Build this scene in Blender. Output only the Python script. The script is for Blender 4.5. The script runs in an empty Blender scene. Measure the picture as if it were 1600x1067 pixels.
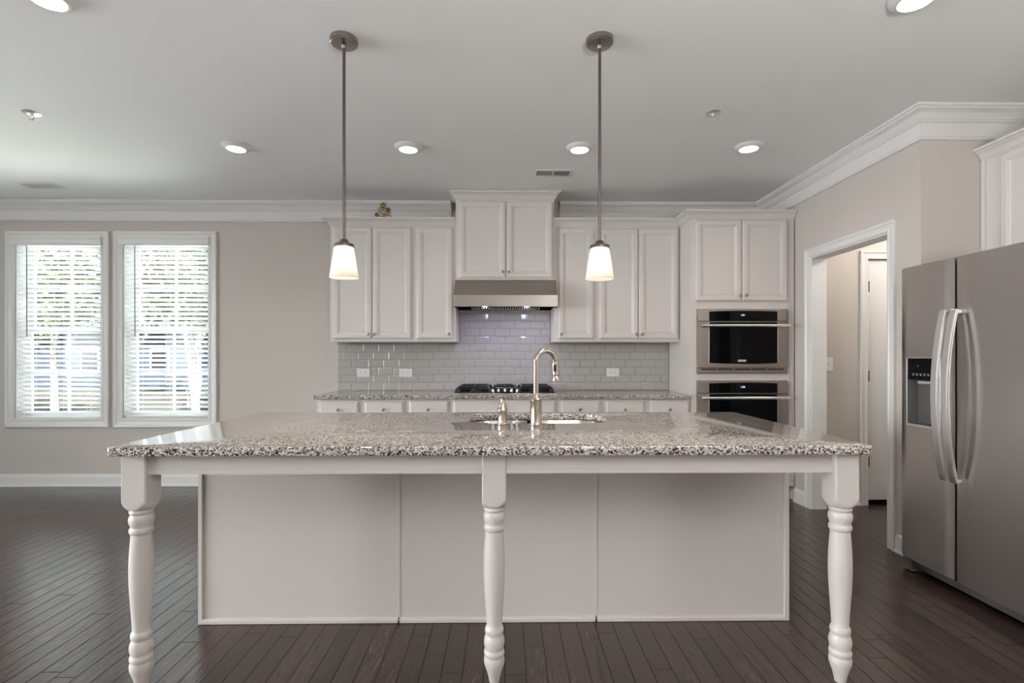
import bpy, bmesh, math, random
from mathutils import Vector, Matrix
random.seed(7)
S = bpy.context.scene
COL = S.collection
R = math.radians
PI = math.pi

# ------------------------------------------------------------------ camera, world, exposure
CAM_Z = 1.25
YAW = math.atan(11 / 800)
cam_d = bpy.data.cameras.new('camera')
cam = bpy.data.objects.new('camera', cam_d)
COL.objects.link(cam)
cam.location = (0, 0, CAM_Z)
cam.rotation_euler = (PI / 2, 0, -YAW)
cam_d.sensor_width = 36.0
cam_d.lens = 18.0
cam_d.shift_y = 23.5 / 1600
cam_d.clip_start = 0.02
S.camera = cam

S.view_settings.view_transform = 'Standard'
S.view_settings.look = 'None'
S.view_settings.gamma = 1.0
S.view_settings.use_curve_mapping = False
S.view_settings.exposure = 0.05

world = bpy.data.worlds.new('sky')
S.world = world
world.use_nodes = True
wn = world.node_tree.nodes
bg = wn['Background']
bg.inputs['Color'].default_value = (0.86, 0.93, 1.0, 1)
bg.inputs['Strength'].default_value = 9.0


def area_light(name, loc, rot, sx, sy, power, color=(1, 1, 1), spread=180):
    d = bpy.data.lights.new(name, 'AREA')
    d.shape = 'RECTANGLE'
    d.size, d.size_y = sx, sy
    d.energy = power
    d.color = color
    d.spread = R(spread)
    o = bpy.data.objects.new(name, d)
    o.location = loc
    o.rotation_euler = rot
    COL.objects.link(o)
    return o


# daylight entering by the left wall's windows, and an added fill from the rear
XL, YB, ZC, YW = -7.0, -4.2, 2.744, 5.0      # left wall, rear wall, ceiling, kitchen wall
LEFT_WIN = [(-1.8, -0.4), (0.6, 2.0)]
REAR_FILL = [(-2.4, -0.8), (0.6, 2.2)]
for a, b in LEFT_WIN:
    area_light('daylight_left', (XL - 0.10, (a + b) / 2, 1.45), (R(73), 0, R(-82)), b - a, 1.9, 66, (0.98, 0.99, 1.0), 85)
for a, b in REAR_FILL:      # added dim fill lamps on the solid rear wall, no glazing there
    area_light('rear_fill', ((a + b) / 2, YB + 0.02, 1.45), (R(140), 0, 0), b - a, 1.9, 5, (1.0, 0.98, 0.96))

# added up-facing fill lamp that brightens the ceiling, like a bounced flash
area_light('bounce_fill', (1.2, -1.3, 1.35), (R(180), 0, 0), 0.7, 0.7, 182, (1.0, 0.98, 0.96))

# the sun stands behind the house and lights the yard beyond its shadow
sun_d = bpy.data.lights.new('sun', 'SUN')
sun_d.energy = 140
sun_d.angle = R(0.6)
sun_d.color = (1.0, 0.97, 0.92)
sun = bpy.data.objects.new('sun', sun_d)
sun.rotation_euler = Vector((-0.25, 0.55, -1.0)).to_track_quat('-Z', 'Y').to_euler()
sun.location = (3, -3, 9)
COL.objects.link(sun)


def px(u, v, Y=None, X=None, z=None):
    """a pixel of the photograph on a plane of the room"""
    a, t = (u - 800) / 800, (557 - v) / 800
    c, s = math.cos(YAW), math.sin(YAW)
    dx, dy = a * c + s, c - a * s
    if Y is not None:
        k = Y / dy
    elif X is not None:
        k = X / dx
    else:
        k = (z - CAM_Z) / t
    return Vector((dx * k, dy * k, CAM_Z + t * k))


# ------------------------------------------------------------------ materials
def mat(name, color=(0.8, 0.8, 0.8), rough=0.5, metal=0.0, spec=0.5, emit=None, strength=0.0, bump=0.0, bscale=60, trans=0.0, coat=0.0):
    m = bpy.data.materials.new(name)
    m.use_nodes = True
    nt = m.node_tree
    p = nt.nodes['Principled BSDF']
    p.inputs['Base Color'].default_value = (*color, 1)
    p.inputs['Roughness'].default_value = rough
    p.inputs['Metallic'].default_value = metal
    p.inputs['Specular IOR Level'].default_value = spec
    p.inputs['Coat Weight'].default_value = coat
    if trans:
        p.inputs['Transmission Weight'].default_value = trans
    if emit:
        p.inputs['Emission Color'].default_value = (*emit, 1)
        p.inputs['Emission Strength'].default_value = strength
    if bump:
        tc = nt.nodes.new('ShaderNodeTexCoord')
        n = nt.nodes.new('ShaderNodeTexNoise')
        n.inputs['Scale'].default_value = bscale
        n.inputs['Detail'].default_value = 3
        b = nt.nodes.new('ShaderNodeBump')
        b.inputs['Strength'].default_value = bump
        b.inputs['Distance'].default_value = 0.002
        nt.links.new(tc.outputs['Object'], n.inputs['Vector'])
        nt.links.new(n.outputs['Fac'], b.inputs['Height'])
        nt.links.new(b.outputs['Normal'], p.inputs['Normal'])
    return m


def ramp(nt, stops, interp='LINEAR'):
    r = nt.nodes.new('ShaderNodeValToRGB')
    r.color_ramp.interpolation = interp
    el = r.color_ramp.elements
    el[0].position, el[0].color = stops[0][0], (*stops[0][1], 1)
    el[1].position, el[1].color = stops[-1][0], (*stops[-1][1], 1)
    for pos, c in stops[1:-1]:
        e = el.new(pos)
        e.color = (*c, 1)
    return r


def granite_mat():
    m = mat('granite', rough=0.06, spec=0.5)
    m.node_tree.nodes['Principled BSDF'].inputs['IOR'].default_value = 1.95
    nt = m.node_tree
    p = nt.nodes['Principled BSDF']
    tc = nt.nodes.new('ShaderNodeTexCoord')
    nz = nt.nodes.new('ShaderNodeTexNoise')
    nz.inputs['Scale'].default_value = 90
    mx = nt.nodes.new('ShaderNodeMix')
    mx.data_type = 'RGBA'
    mx.blend_type = 'LINEAR_LIGHT'
    mx.inputs['Factor'].default_value = 0.006
    nt.links.new(tc.outputs['Object'], nz.inputs['Vector'])
    nt.links.new(tc.outputs['Object'], mx.inputs['A'])
    nt.links.new(nz.outputs['Color'], mx.inputs['B'])
    vo = nt.nodes.new('ShaderNodeTexVoronoi')
    vo.inputs['Scale'].default_value = 185
    nt.links.new(mx.outputs['Result'], vo.inputs['Vector'])
    sep = nt.nodes.new('ShaderNodeSeparateColor')
    nt.links.new(vo.outputs['Color'], sep.inputs['Color'])
    r = ramp(nt, [(0.0, (0.022, 0.018, 0.016)), (0.18, (0.08, 0.066, 0.058)), (0.30, (0.25, 0.22, 0.20)),
                  (0.48, (0.44, 0.40, 0.37)), (0.76, (0.64, 0.59, 0.55))], 'CONSTANT')
    nt.links.new(sep.outputs['Red'], r.inputs['Fac'])
    nt.links.new(r.outputs['Color'], p.inputs['Base Color'])
    return m


def wood_floor_mat():
    m = mat('dark_wood_floor', rough=0.3, spec=0.5)
    nt = m.node_tree
    p = nt.nodes['Principled BSDF']
    tc = nt.nodes.new('ShaderNodeTexCoord')
    sx = nt.nodes.new('ShaderNodeSeparateXYZ')
    nt.links.new(tc.outputs['Object'], sx.inputs['Vector'])
    PW, PL = 0.0835, 1.15

    def math_node(op, a, b=None):
        n = nt.nodes.new('ShaderNodeMath')
        n.operation = op
        for i, v in ((0, a), (1, b)):
            if v is None:
                continue
            if isinstance(v, (int, float)):
                n.inputs[i].default_value = v
            else:
                nt.links.new(v, n.inputs[i])
        return n.outputs[0]
    xr = math_node('DIVIDE', sx.outputs['X'], PW)
    row = math_node('FLOOR', xr)
    wr = nt.nodes.new('ShaderNodeTexWhiteNoise')
    wr.noise_dimensions = '1D'
    nt.links.new(row, wr.inputs['W'])
    yr = math_node('ADD', math_node('DIVIDE', sx.outputs['Y'], PL), math_node('MULTIPLY', wr.outputs['Value'], 7.3))
    colm = math_node('FLOOR', yr)
    cid = math_node('ADD', math_node('MULTIPLY', row, 17.31), math_node('MULTIPLY', colm, 5.77))
    wc = nt.nodes.new('ShaderNodeTexWhiteNoise')
    wc.noise_dimensions = '1D'
    nt.links.new(cid, wc.inputs['W'])
    # seams
    fx = math_node('SUBTRACT', xr, row)
    fy = math_node('SUBTRACT', yr, colm)
    ex = math_node('MULTIPLY', math_node('MINIMUM', fx, math_node('SUBTRACT', 1.0, fx)), PW)
    ey = math_node('MULTIPLY', math_node('MINIMUM', fy, math_node('SUBTRACT', 1.0, fy)), PL)
    edge = math_node('MINIMUM', ex, ey)
    seam = nt.nodes.new('ShaderNodeMapRange')
    seam.inputs['From Min'].default_value = 0.0004
    seam.inputs['From Max'].default_value = 0.0026
    nt.links.new(edge, seam.inputs['Value'])
    # grain
    cmb = nt.nodes.new('ShaderNodeCombineXYZ')
    nt.links.new(math_node('MULTIPLY', sx.outputs['X'], 26.0), cmb.inputs['X'])
    nt.links.new(math_node('MULTIPLY', sx.outputs['Y'], 2.2), cmb.inputs['Y'])
    nt.links.new(math_node('MULTIPLY', wc.outputs['Value'], 40.0), cmb.inputs['Z'])
    n1 = nt.nodes.new('ShaderNodeTexNoise')
    n1.inputs['Scale'].default_value = 0.55
    n1.inputs['Detail'].default_value = 2
    nt.links.new(cmb.outputs['Vector'], n1.inputs['Vector'])
    ring = math_node('SINE', math_node('MULTIPLY', n1.outputs['Fac'], 75.0))
    n2 = nt.nodes.new('ShaderNodeTexNoise')
    n2.inputs['Scale'].default_value = 6.0
    n2.inputs['Detail'].default_value = 4
    nt.links.new(cmb.outputs['Vector'], n2.inputs['Vector'])
    grain = math_node('ADD', math_node('MULTIPLY', ring, 0.30), n2.outputs['Fac'])
    g01 = nt.nodes.new('ShaderNodeMapRange')
    g01.inputs['From Min'].default_value = 0.2
    g01.inputs['From Max'].default_value = 0.85
    nt.links.new(grain, g01.inputs['Value'])
    tone = math_node('ADD', math_node('MULTIPLY', g01.outputs['Result'], 0.62), math_node('MULTIPLY', wc.outputs['Value'], 0.34))
    r = ramp(nt, [(0.05, (0.012, 0.0064, 0.0050)), (0.5, (0.033, 0.0182, 0.0138)), (0.95, (0.078, 0.044, 0.033))])
    nt.links.new(tone, r.inputs['Fac'])
    mul = nt.nodes.new('ShaderNodeMix')
    mul.data_type = 'RGBA'
    mul.inputs['A'].default_value = (0.003, 0.002, 0.0018, 1)
    sr = nt.nodes.new('ShaderNodeMath')
    sr.operation = 'MULTIPLY'
    sr.inputs[1].default_value = 0.5
    nt.links.new(seam.outputs['Result'], sr.inputs[0])
    nt.links.new(sr.outputs[0], p.inputs['Specular IOR Level'])
    nt.links.new(seam.outputs['Result'], mul.inputs['Factor'])
    nt.links.new(r.outputs['Color'], mul.inputs['B'])
    nt.links.new(mul.outputs['Result'], p.inputs['Base Color'])
    rr = nt.nodes.new('ShaderNodeMapRange')
    rr.inputs['To Min'].default_value = 0.17
    rr.inputs['To Max'].default_value = 0.27
    nt.links.new(g01.outputs['Result'], rr.inputs['Value'])
    nt.links.new(rr.outputs['Result'], p.inputs['Roughness'])
    hgt = math_node('ADD', math_node('MULTIPLY', seam.outputs['Result'], 1.0), math_node('MULTIPLY', g01.outputs['Result'], 0.40))
    b = nt.nodes.new('ShaderNodeBump')
    b.inputs['Strength'].default_value = 0.45
    b.inputs['Distance'].default_value = 0.0012
    nt.links.new(hgt, b.inputs['Height'])
    nt.links.new(b.outputs['Normal'], p.inputs['Normal'])
    p.inputs['IOR'].default_value = 1.72
    return m


def steel_mat(name, color, rough, axis='z', wob=0.0):
    """brushed metal: fine streaks along one axis, a faint large-scale waviness"""
    m = mat(name, color, rough, 1.0)
    nt = m.node_tree
    p = nt.nodes['Principled BSDF']
    tc = nt.nodes.new('ShaderNodeTexCoord')
    mp = nt.nodes.new('ShaderNodeMapping')
    sc = {'x': (2, 500, 500), 'z': (500, 500, 2)}[axis]
    mp.inputs['Scale'].default_value = sc
    n = nt.nodes.new('ShaderNodeTexNoise')
    n.inputs['Scale'].default_value = 1.0
    nt.links.new(tc.outputs['Object'], mp.inputs['Vector'])
    nt.links.new(mp.outputs['Vector'], n.inputs['Vector'])
    mr = nt.nodes.new('ShaderNodeMapRange')
    k = 0.06 if axis == 'z' else 0.2
    mr.inputs['To Min'].default_value = rough * (1 - k)
    mr.inputs['To Max'].default_value = rough * (1 + k)
    nt.links.new(n.outputs['Fac'], mr.inputs['Value'])
    nt.links.new(mr.outputs['Result'], p.inputs['Roughness'])
    tv = nt.nodes.new('ShaderNodeCombineXYZ')
    tv.inputs['Z'].default_value = 1.0
    p.inputs['Anisotropic'].default_value = 0.6
    nt.links.new(tv.outputs['Vector'], p.inputs['Tangent'])
    if wob:
        n2 = nt.nodes.new('ShaderNodeTexNoise')
        n2.inputs['Scale'].default_value = 2.2
        n2.inputs['Detail'].default_value = 1
        mp2 = nt.nodes.new('ShaderNodeMapping')
        mp2.inputs['Scale'].default_value = (1, 2.2, 0.35)
        nt.links.new(tc.outputs['Object'], mp2.inputs['Vector'])
        nt.links.new(mp2.outputs['Vector'], n2.inputs['Vector'])
        b = nt.nodes.new('ShaderNodeBump')
        b.inputs['Strength'].default_value = wob
        b.inputs['Distance'].default_value = 0.02
        nt.links.new(n2.outputs['Fac'], b.inputs['Height'])
        nt.links.new(b.outputs['Normal'], p.inputs['Normal'])
    return m


def shade_mat():
    m = bpy.data.materials.new('frosted_glass')
    m.use_nodes = True
    nt = m.node_tree
    nt.nodes.remove(nt.nodes['Principled BSDF'])
    out = nt.nodes['Material Output']
    a = nt.nodes.new('ShaderNodeBsdfTranslucent')
    a.inputs['Color'].default_value = (1, 0.95, 0.9, 1)
    d = nt.nodes.new('ShaderNodeBsdfDiffuse')
    d.inputs['Color'].default_value = (0.9, 0.87, 0.85, 1)
    mx = nt.nodes.new('ShaderNodeMixShader')
    mx.inputs['Fac'].default_value = 0.45
    g = nt.nodes.new('ShaderNodeBsdfGlossy')
    g.inputs['Roughness'].default_value = 0.2
    mx2 = nt.nodes.new('ShaderNodeMixShader')
    mx2.inputs['Fac'].default_value = 0.05
    nt.links.new(a.outputs[0], mx.inputs[1])
    nt.links.new(d.outputs[0], mx.inputs[2])
    nt.links.new(mx.outputs[0], mx2.inputs[1])
    nt.links.new(g.outputs[0], mx2.inputs[2])
    nt.links.new(mx2.outputs[0], out.inputs['Surface'])
    return m


def translucent_white(name, col, fac):
    m = bpy.data.materials.new(name)
    m.use_nodes = True
    nt = m.node_tree
    p = nt.nodes['Principled BSDF']
    p.inputs['Base Color'].default_value = (*col, 1)
    p.inputs['Roughness'].default_value = 0.45
    out = nt.nodes['Material Output']
    a = nt.nodes.new('ShaderNodeBsdfTranslucent')
    a.inputs['Color'].default_value = (*col, 1)
    mx = nt.nodes.new('ShaderNodeMixShader')
    mx.inputs['Fac'].default_value = fac
    nt.links.new(p.outputs[0], mx.inputs[1])
    nt.links.new(a.outputs[0], mx.inputs[2])
    nt.links.new(mx.outputs[0], out.inputs['Surface'])
    return m


def pane_mat():
    m = bpy.data.materials.new('window_glass')
    m.use_nodes = True
    nt = m.node_tree
    nt.nodes.remove(nt.nodes['Principled BSDF'])
    out = nt.nodes['Material Output']
    t = nt.nodes.new('ShaderNodeBsdfTransparent')
    t.inputs['Color'].default_value = (0.94, 0.97, 0.96, 1)
    g = nt.nodes.new('ShaderNodeBsdfGlossy')
    g.inputs['Roughness'].default_value = 0.0
    fr = nt.nodes.new('ShaderNodeFresnel')
    fr.inputs['IOR'].default_value = 1.35
    mx = nt.nodes.new('ShaderNodeMixShader')
    nt.links.new(fr.outputs[0], mx.inputs['Fac'])
    nt.links.new(t.outputs[0], mx.inputs[1])
    nt.links.new(g.outputs[0], mx.inputs[2])
    nt.links.new(mx.outputs[0], out.inputs['Surface'])
    return m


M = dict(
    wall=mat('wall_paint', (0.575, 0.53, 0.487), 0.7, spec=0.25, bump=0.05, bscale=120),
    ceil=mat('ceiling_paint', (0.885, 0.895, 0.885), 0.8, spec=0.2, bump=0.05, bscale=90),
    trim=mat('trim_paint', (0.74, 0.73, 0.71), 0.35),
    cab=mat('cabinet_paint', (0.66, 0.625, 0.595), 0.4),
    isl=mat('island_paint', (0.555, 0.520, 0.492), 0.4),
    groove=mat('shadow_gap', (0.05, 0.045, 0.04), 0.8),
    granite=granite_mat(),
    floor=wood_floor_mat(),
    steel=steel_mat('brushed_steel', (0.42, 0.38, 0.35), 0.33, 'x'),
    fridge=steel_mat('fridge_steel', (0.56, 0.525, 0.50), 0.30, 'z', 0.32),
    sinksteel=steel_mat('sink_steel', (0.52, 0.49, 0.46), 0.25, 'x'),
    satin=mat('satin_steel', (0.86, 0.85, 0.84), 0.34, 1.0),
    nickel=mat('brushed_nickel', (0.45, 0.39, 0.335), 0.26, 1.0),
    bronze=mat('dark_nickel', (0.17, 0.14, 0.12), 0.3, 1.0),
    canopy=mat('canopy_metal', (0.34, 0.30, 0.27), 0.28, 1.0),
    knob=mat('knob_metal', (0.33, 0.30, 0.28), 0.3, 1.0),
    tile=mat('glazed_tile', (0.45, 0.435, 0.415), 0.14, spec=0.5),
    grout=mat('grout', (0.33, 0.32, 0.305), 0.9),
    black=mat('black_glass', (0.003, 0.003, 0.0035), 0.04, spec=0.15),
    blackp=mat('black_plastic', (0.012, 0.012, 0.013), 0.35),
    iron=mat('cast_iron', (0.010, 0.010, 0.012), 0.35),
    grey=mat('grey_plastic', (0.11, 0.108, 0.105), 0.4),
    lgrey=mat('light_grey_plastic', (0.42, 0.42, 0.43), 0.35),
    plate=mat('outlet_plastic', (0.82, 0.81, 0.79), 0.35),
    slot=mat('outlet_slot', (0.10, 0.09, 0.08), 0.6),
    whitem=mat('white_enamel', (0.74, 0.73, 0.715), 0.4),
    chrome=mat('chrome', (0.8, 0.8, 0.8), 0.1, 1.0),
    gold=mat('antique_gold', (0.46, 0.33, 0.16), 0.25, 1.0),
    pewter=mat('antique_silver', (0.62, 0.55, 0.44), 0.3, 1.0),
    shade=shade_mat(),
    bulb=mat('bulb', (1, 1, 1), 0.5, emit=(1.0, 0.86, 0.66), strength=13),
    lens=mat('led_lens', (1, 1, 1), 0.5, emit=(1.0, 0.93, 0.84), strength=7),
    hoodled=mat('hood_lamp', (1, 1, 1), 0.5, emit=(0.78, 0.82, 1.0), strength=14),
    digit=mat('clock_digits', (0.3, 0.3, 0.8), 0.5, emit=(0.62, 0.62, 1.0), strength=2.2),
    slat=translucent_white('blind_slat', (0.94, 0.94, 0.94), 0.56),
    blindw=mat('blind_white', (0.80, 0.79, 0.77), 0.4),
    wand=mat('blind_wand', (0.16, 0.15, 0.15), 0.3),
    cord=mat('blind_cord', (0.75, 0.75, 0.75), 0.6),
    pane=pane_mat(),
    vinyl=mat('white_vinyl', (0.84, 0.85, 0.85), 0.35),
    hinge=mat('dark_hinge', (0.16, 0.13, 0.11), 0.35, 1.0),
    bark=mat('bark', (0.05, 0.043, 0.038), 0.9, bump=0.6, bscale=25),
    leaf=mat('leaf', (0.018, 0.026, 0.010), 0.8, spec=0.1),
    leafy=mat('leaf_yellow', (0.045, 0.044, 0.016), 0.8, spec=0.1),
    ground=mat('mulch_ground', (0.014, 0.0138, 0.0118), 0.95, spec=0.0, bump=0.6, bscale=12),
    bounce_slab=mat('bounce_concrete', (0.62, 0.61, 0.58), 0.85, bump=0.3, bscale=30),  # for the added slab that bounces sunlight into the room
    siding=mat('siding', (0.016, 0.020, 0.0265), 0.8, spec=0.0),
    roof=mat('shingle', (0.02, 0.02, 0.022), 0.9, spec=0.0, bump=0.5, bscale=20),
    gapshade=mat('painted_gap_shade', (0.01, 0.009, 0.008), 0.9),  # near-black colour stands in for shade inside slots and openings
)


# ------------------------------------------------------------------ object helpers
def tag(o, label=None, cat=None, group=None, kind=None):
    if label:
        o['label'] = label
    if cat:
        o['category'] = cat
    if group:
        o['group'] = group
    if kind:
        o['kind'] = kind
    return o


def wloc(o):
    v = Vector((0, 0, 0))
    while o:
        v += o.location
        o = o.parent
    return v


def thing(name, label, cat, loc, group=None):
    o = bpy.data.objects.new(name, None)
    o.empty_display_size = 0.05
    o.location = loc
    COL.objects.link(o)
    return tag(o, label, cat, group, 'thing')


def obj(name, bm, m, parent=None, bevel=0.0, seg=2, smooth=False, label=None):
    """links a bmesh built in room coordinates as ONE mesh object"""
    off = wloc(parent) if parent else Vector((0, 0, 0))
    bmesh.ops.recalc_face_normals(bm, faces=bm.faces[:])
    if off.length:
        bmesh.ops.translate(bm, verts=bm.verts[:], vec=-off)
    me = bpy.data.meshes.new(name)
    bm.to_mesh(me)
    bm.free()
    for mm in (m if isinstance(m, (list, tuple)) else [m]):
        me.materials.append(mm)
    o = bpy.data.objects.new(name, me)
    COL.objects.link(o)
    if parent:
        o.parent = parent
    if smooth:
        for f in me.polygons:
            f.use_smooth = True
        if smooth != 'all':
            try:
                me.set_sharp_from_angle(angle=R(38))
            except Exception:
                pass
    if bevel:
        b = o.modifiers.new('edge', 'BEVEL')
        b.width = bevel
        b.segments = seg
        b.limit_method = 'ANGLE'
        b.angle_limit = R(40)
    if label:
        o['label'] = label
    return o


def struct(name, bm, m, parent=None, **k):
    o = obj(name, bm, m, parent, **k)
    if parent is None:
        o['kind'] = 'structure'
    return o


def copy_tree(o, parent=None):
    c = o.copy()
    COL.objects.link(c)
    if parent:
        c.parent = parent
    for ch in list(o.children):
        copy_tree(ch, c)
    return c


def B():
    return bmesh.new()


def box(bm, x0, x1, y0, y1, z0, z1, mi=0):
    v = [bm.verts.new((x, y, z)) for x in (x0, x1) for y in (y0, y1) for z in (z0, z1)]
    fs = []
    for q in ((0, 1, 3, 2), (4, 6, 7, 5), (0, 4, 5, 1), (2, 3, 7, 6), (0, 2, 6, 4), (1, 5, 7, 3)):
        f = bm.faces.new([v[i] for i in q])
        f.material_index = mi
        fs.append(f)
    return v


def onebox(x0, x1, y0, y1, z0, z1):
    bm = B()
    box(bm, x0, x1, y0, y1, z0, z1)
    return bm


def prism(bm, pts, a0, a1, fn):
    """a polygon (p,q) run from a0 to a1; fn(p,q,a) gives the point"""
    A = [bm.verts.new(fn(p, q, a0)) for p, q in pts]
    C = [bm.verts.new(fn(p, q, a1)) for p, q in pts]
    n = len(pts)
    for i in range(n):
        j = (i + 1) % n
        bm.faces.new((A[i], A[j], C[j], C[i]))
    bm.faces.new(A)
    bm.faces.new(C[::-1])


def rings(bm, loops, cap0=True, cap1=True):
    """skin closed loops of equal length"""
    L = [[bm.verts.new(p) for p in lp] for lp in loops]
    n = len(L[0])
    for a, b in zip(L, L[1:]):
        for i in range(n):
            j = (i + 1) % n
            bm.faces.new((a[i], a[j], b[j], b[i]))
    if cap0:
        bm.faces.new(L[0][::-1])
    if cap1:
        bm.faces.new(L[-1])


def lathe(bm, prof, fn, n=24, cap0=True, cap1=True):
    """prof [(r,h)]; fn(x,y,h) -> point"""
    rings(bm, [[fn(r * math.cos(2 * PI * k / n), r * math.sin(2 * PI * k / n), h) for k in range(n)] for r, h in prof], cap0, cap1)


def at(x, y, z):
    return lambda a, b, h: (x + a, y + b, z + h)


def facing_y(x, y, z):
    """axis pointing to the camera (-Y)"""
    return lambda a, b, h: (x + a, y - h, z + b)


def facing_x(x, y, z):
    return lambda a, b, h: (x - h, y + a, z + b)


def tube(bm, pts, r, n=10, caps=True, flat=None):
    """a round (or flat: (w,t) scale) bar along a polyline"""
    pts = [Vector(p) for p in pts]
    rad = r if isinstance(r, (list, tuple)) else [r] * len(pts)
    t0 = (pts[1] - pts[0]).normalized()
    ref = Vector((0, 0, 1)) if abs(t0.z) < 0.9 else Vector((1, 0, 0))
    nrm = (ref - t0 * ref.dot(t0)).normalized()
    loops = []
    for i, p in enumerate(pts):
        if i == 0:
            t = t0
        elif i == len(pts) - 1:
            t = (pts[i] - pts[i - 1]).normalized()
        else:
            t = ((pts[i + 1] - p).normalized() + (p - pts[i - 1]).normalized())
            t = t.normalized() if t.length > 1e-6 else t0
        nrm = (nrm - t * nrm.dot(t))
        nrm = nrm.normalized() if nrm.length > 1e-6 else t.orthogonal().normalized()
        b = t.cross(nrm)
        w, h = flat if flat else (1, 1)
        loops.append([p + (nrm * math.cos(2 * PI * k / n) * w + b * math.sin(2 * PI * k / n) * h) * rad[i] for k in range(n)])
    rings(bm, loops, caps, caps)


def sweep(bm, path, prof, fn, closed=False, caps=True, pre=None, post=None):
    """profile [(out,h)] run along a 2-D path with mitred corners; 'out' is to the left of travel; fn(a,b,h) -> point"""
    P = [Vector(p) for p in path]
    n = len(P)
    loops = []
    for i in range(n):
        if closed:
            d1 = (P[i] - P[i - 1]).normalized()
            d2 = (P[(i + 1) % n] - P[i]).normalized()
        else:
            d1 = (P[i] - P[i - 1]).normalized() if i else None
            d2 = (P[i + 1] - P[i]).normalized() if i < n - 1 else None
            if i == 0 and pre:
                d1 = (P[0] - Vector(pre)).normalized()
            if i == n - 1 and post:
                d2 = (Vector(post) - P[i]).normalized()
            d1 = d1 or d2
            d2 = d2 or d1
        n1, n2 = Vector((-d1.y, d1.x)), Vector((-d2.y, d2.x))
        mvec = (n1 + n2) / (1 + n1.dot(n2))
        loops.append([fn(P[i].x + mvec.x * o, P[i].y + mvec.y * o, h) for o, h in prof])
    L = [[bm.verts.new(p) for p in lp] for lp in loops]
    m = len(prof)
    pairs = list(zip(L, L[1:])) + ([(L[-1], L[0])] if closed else [])
    for a, b in pairs:
        for i in range(m):
            j = (i + 1) % m
            bm.faces.new((a[i], a[j], b[j], b[i]))
    if caps and not closed:
        bm.faces.new(L[0][::-1])
        bm.faces.new(L[-1])


def XYZ(a, b, h):
    return (a, b, h)


def panel(bm, a0, a1, b0, b1, prof, fn):
    """nested rectangles [(inset, depth)] : raised or recessed panels; fn(a,b,depth)"""
    rings(bm, [[fn(a0 + i, b0 + i, d), fn(a1 - i, b0 + i, d), fn(a1 - i, b1 - i, d), fn(a0 + i, b1 - i, d)] for i, d in prof])


def plane_y(y):
    return lambda a, b, d: (a, y + d, b)


def plane_x(x):
    return lambda a, b, d: (x + d, a, b)


DOORP = [(0, 0.020), (0, 0.008), (0.006, 0.003), (0.012, 0.0), (0.042, 0.0), (0.045, 0.003), (0.053, 0.0045), (0.060, 0.010), (0.063, 0.011)]
DRAWP = [(0, 0.020), (0, 0.009), (0.006, 0.006), (0.016, 0.0), (0.018, 0.0)]


def make_knob(parent, x, y, z, axis='y', name='knob'):
    bm = B()
    fn = facing_y(x, y, z) if axis == 'y' else facing_x(x, y, z)
    lathe(bm, [(0.0075, 0), (0.006, 0.004), (0.005, 0.011), (0.009, 0.015), (0.0135, 0.018), (0.0140, 0.022), (0.011, 0.026), (0.004, 0.028)], fn, 16)
    return obj(name, bm, M['knob'], parent, smooth=True, label='small dark metal knob')


# ------------------------------------------------------------------ the room
XR = 2.51          # wall with the doorway
YRET = 3.054       # its corner
XF = 3.30          # wall behind the fridge
YH = 4.27          # hall wall with the white door
DO0, DO1, DOZ = 3.31, 4.17, 2.07      # doorway
bm = B()
box(bm, XL - 0.3, 4.6, YB - 0.3, YW + 0.3, -0.08, 0.0)
struct('floor', bm, M['floor'])
bm = B()
box(bm, XL - 0.3, 4.6, YB - 0.3, YW + 0.3, ZC, ZC + 0.08)
struct('ceiling', bm, M['ceil'])

# back wall with two window holes
WT = 0.17
wins = []
for (u0, v0, u1, v1) in ((8.4, 361.2, 170.2, 667.2), (177.6, 361.2, 338.4, 667.2)):
    p, q = px(u0, v0, Y=YW - 0.015), px(u1, v1, Y=YW - 0.015)
    wins.append((p.x, q.x, q.z, p.z))
CW = 0.082
holes = [(a + CW, b - CW, c + CW, d - CW) for a, b, c, d in wins]
bm = B()
hz0, hz1 = holes[0][2], holes[0][3]
box(bm, XL, 4.6, YW, YW + WT, 0, hz0)
box(bm, XL, 4.6, YW, YW + WT, hz1, ZC)
xs = [XL] + [x for h in holes for x in (h[0], h[1])] + [4.6]
for i in range(0, len(xs), 2):
    box(bm, xs[i], xs[i + 1], YW, YW + WT, hz0, hz1)
struct('wall_back', bm, M['wall'])


def wall_with_windows(name, spans, lo, hi, fn):
    bm = B()
    z0, z1 = 0.5, 2.4
    fn(bm, lo, hi, 0, z0)
    fn(bm, lo, hi, z1, ZC)
    e = [lo] + [x for s in spans for x in s] + [hi]
    for i in range(0, len(e), 2):
        fn(bm, e[i], e[i + 1], z0, z1)
    return struct(name, bm, M['wall'])


wall_with_windows('wall_left', LEFT_WIN, YB, YW, lambda bm, a, b, c, d: box(bm, XL - 0.15, XL, a, b, c, d))
wall_with_windows('wall_front', [], XL, 4.6, lambda bm, a, b, c, d: box(bm, a, b, YB - 0.15, YB, c, d))

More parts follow.
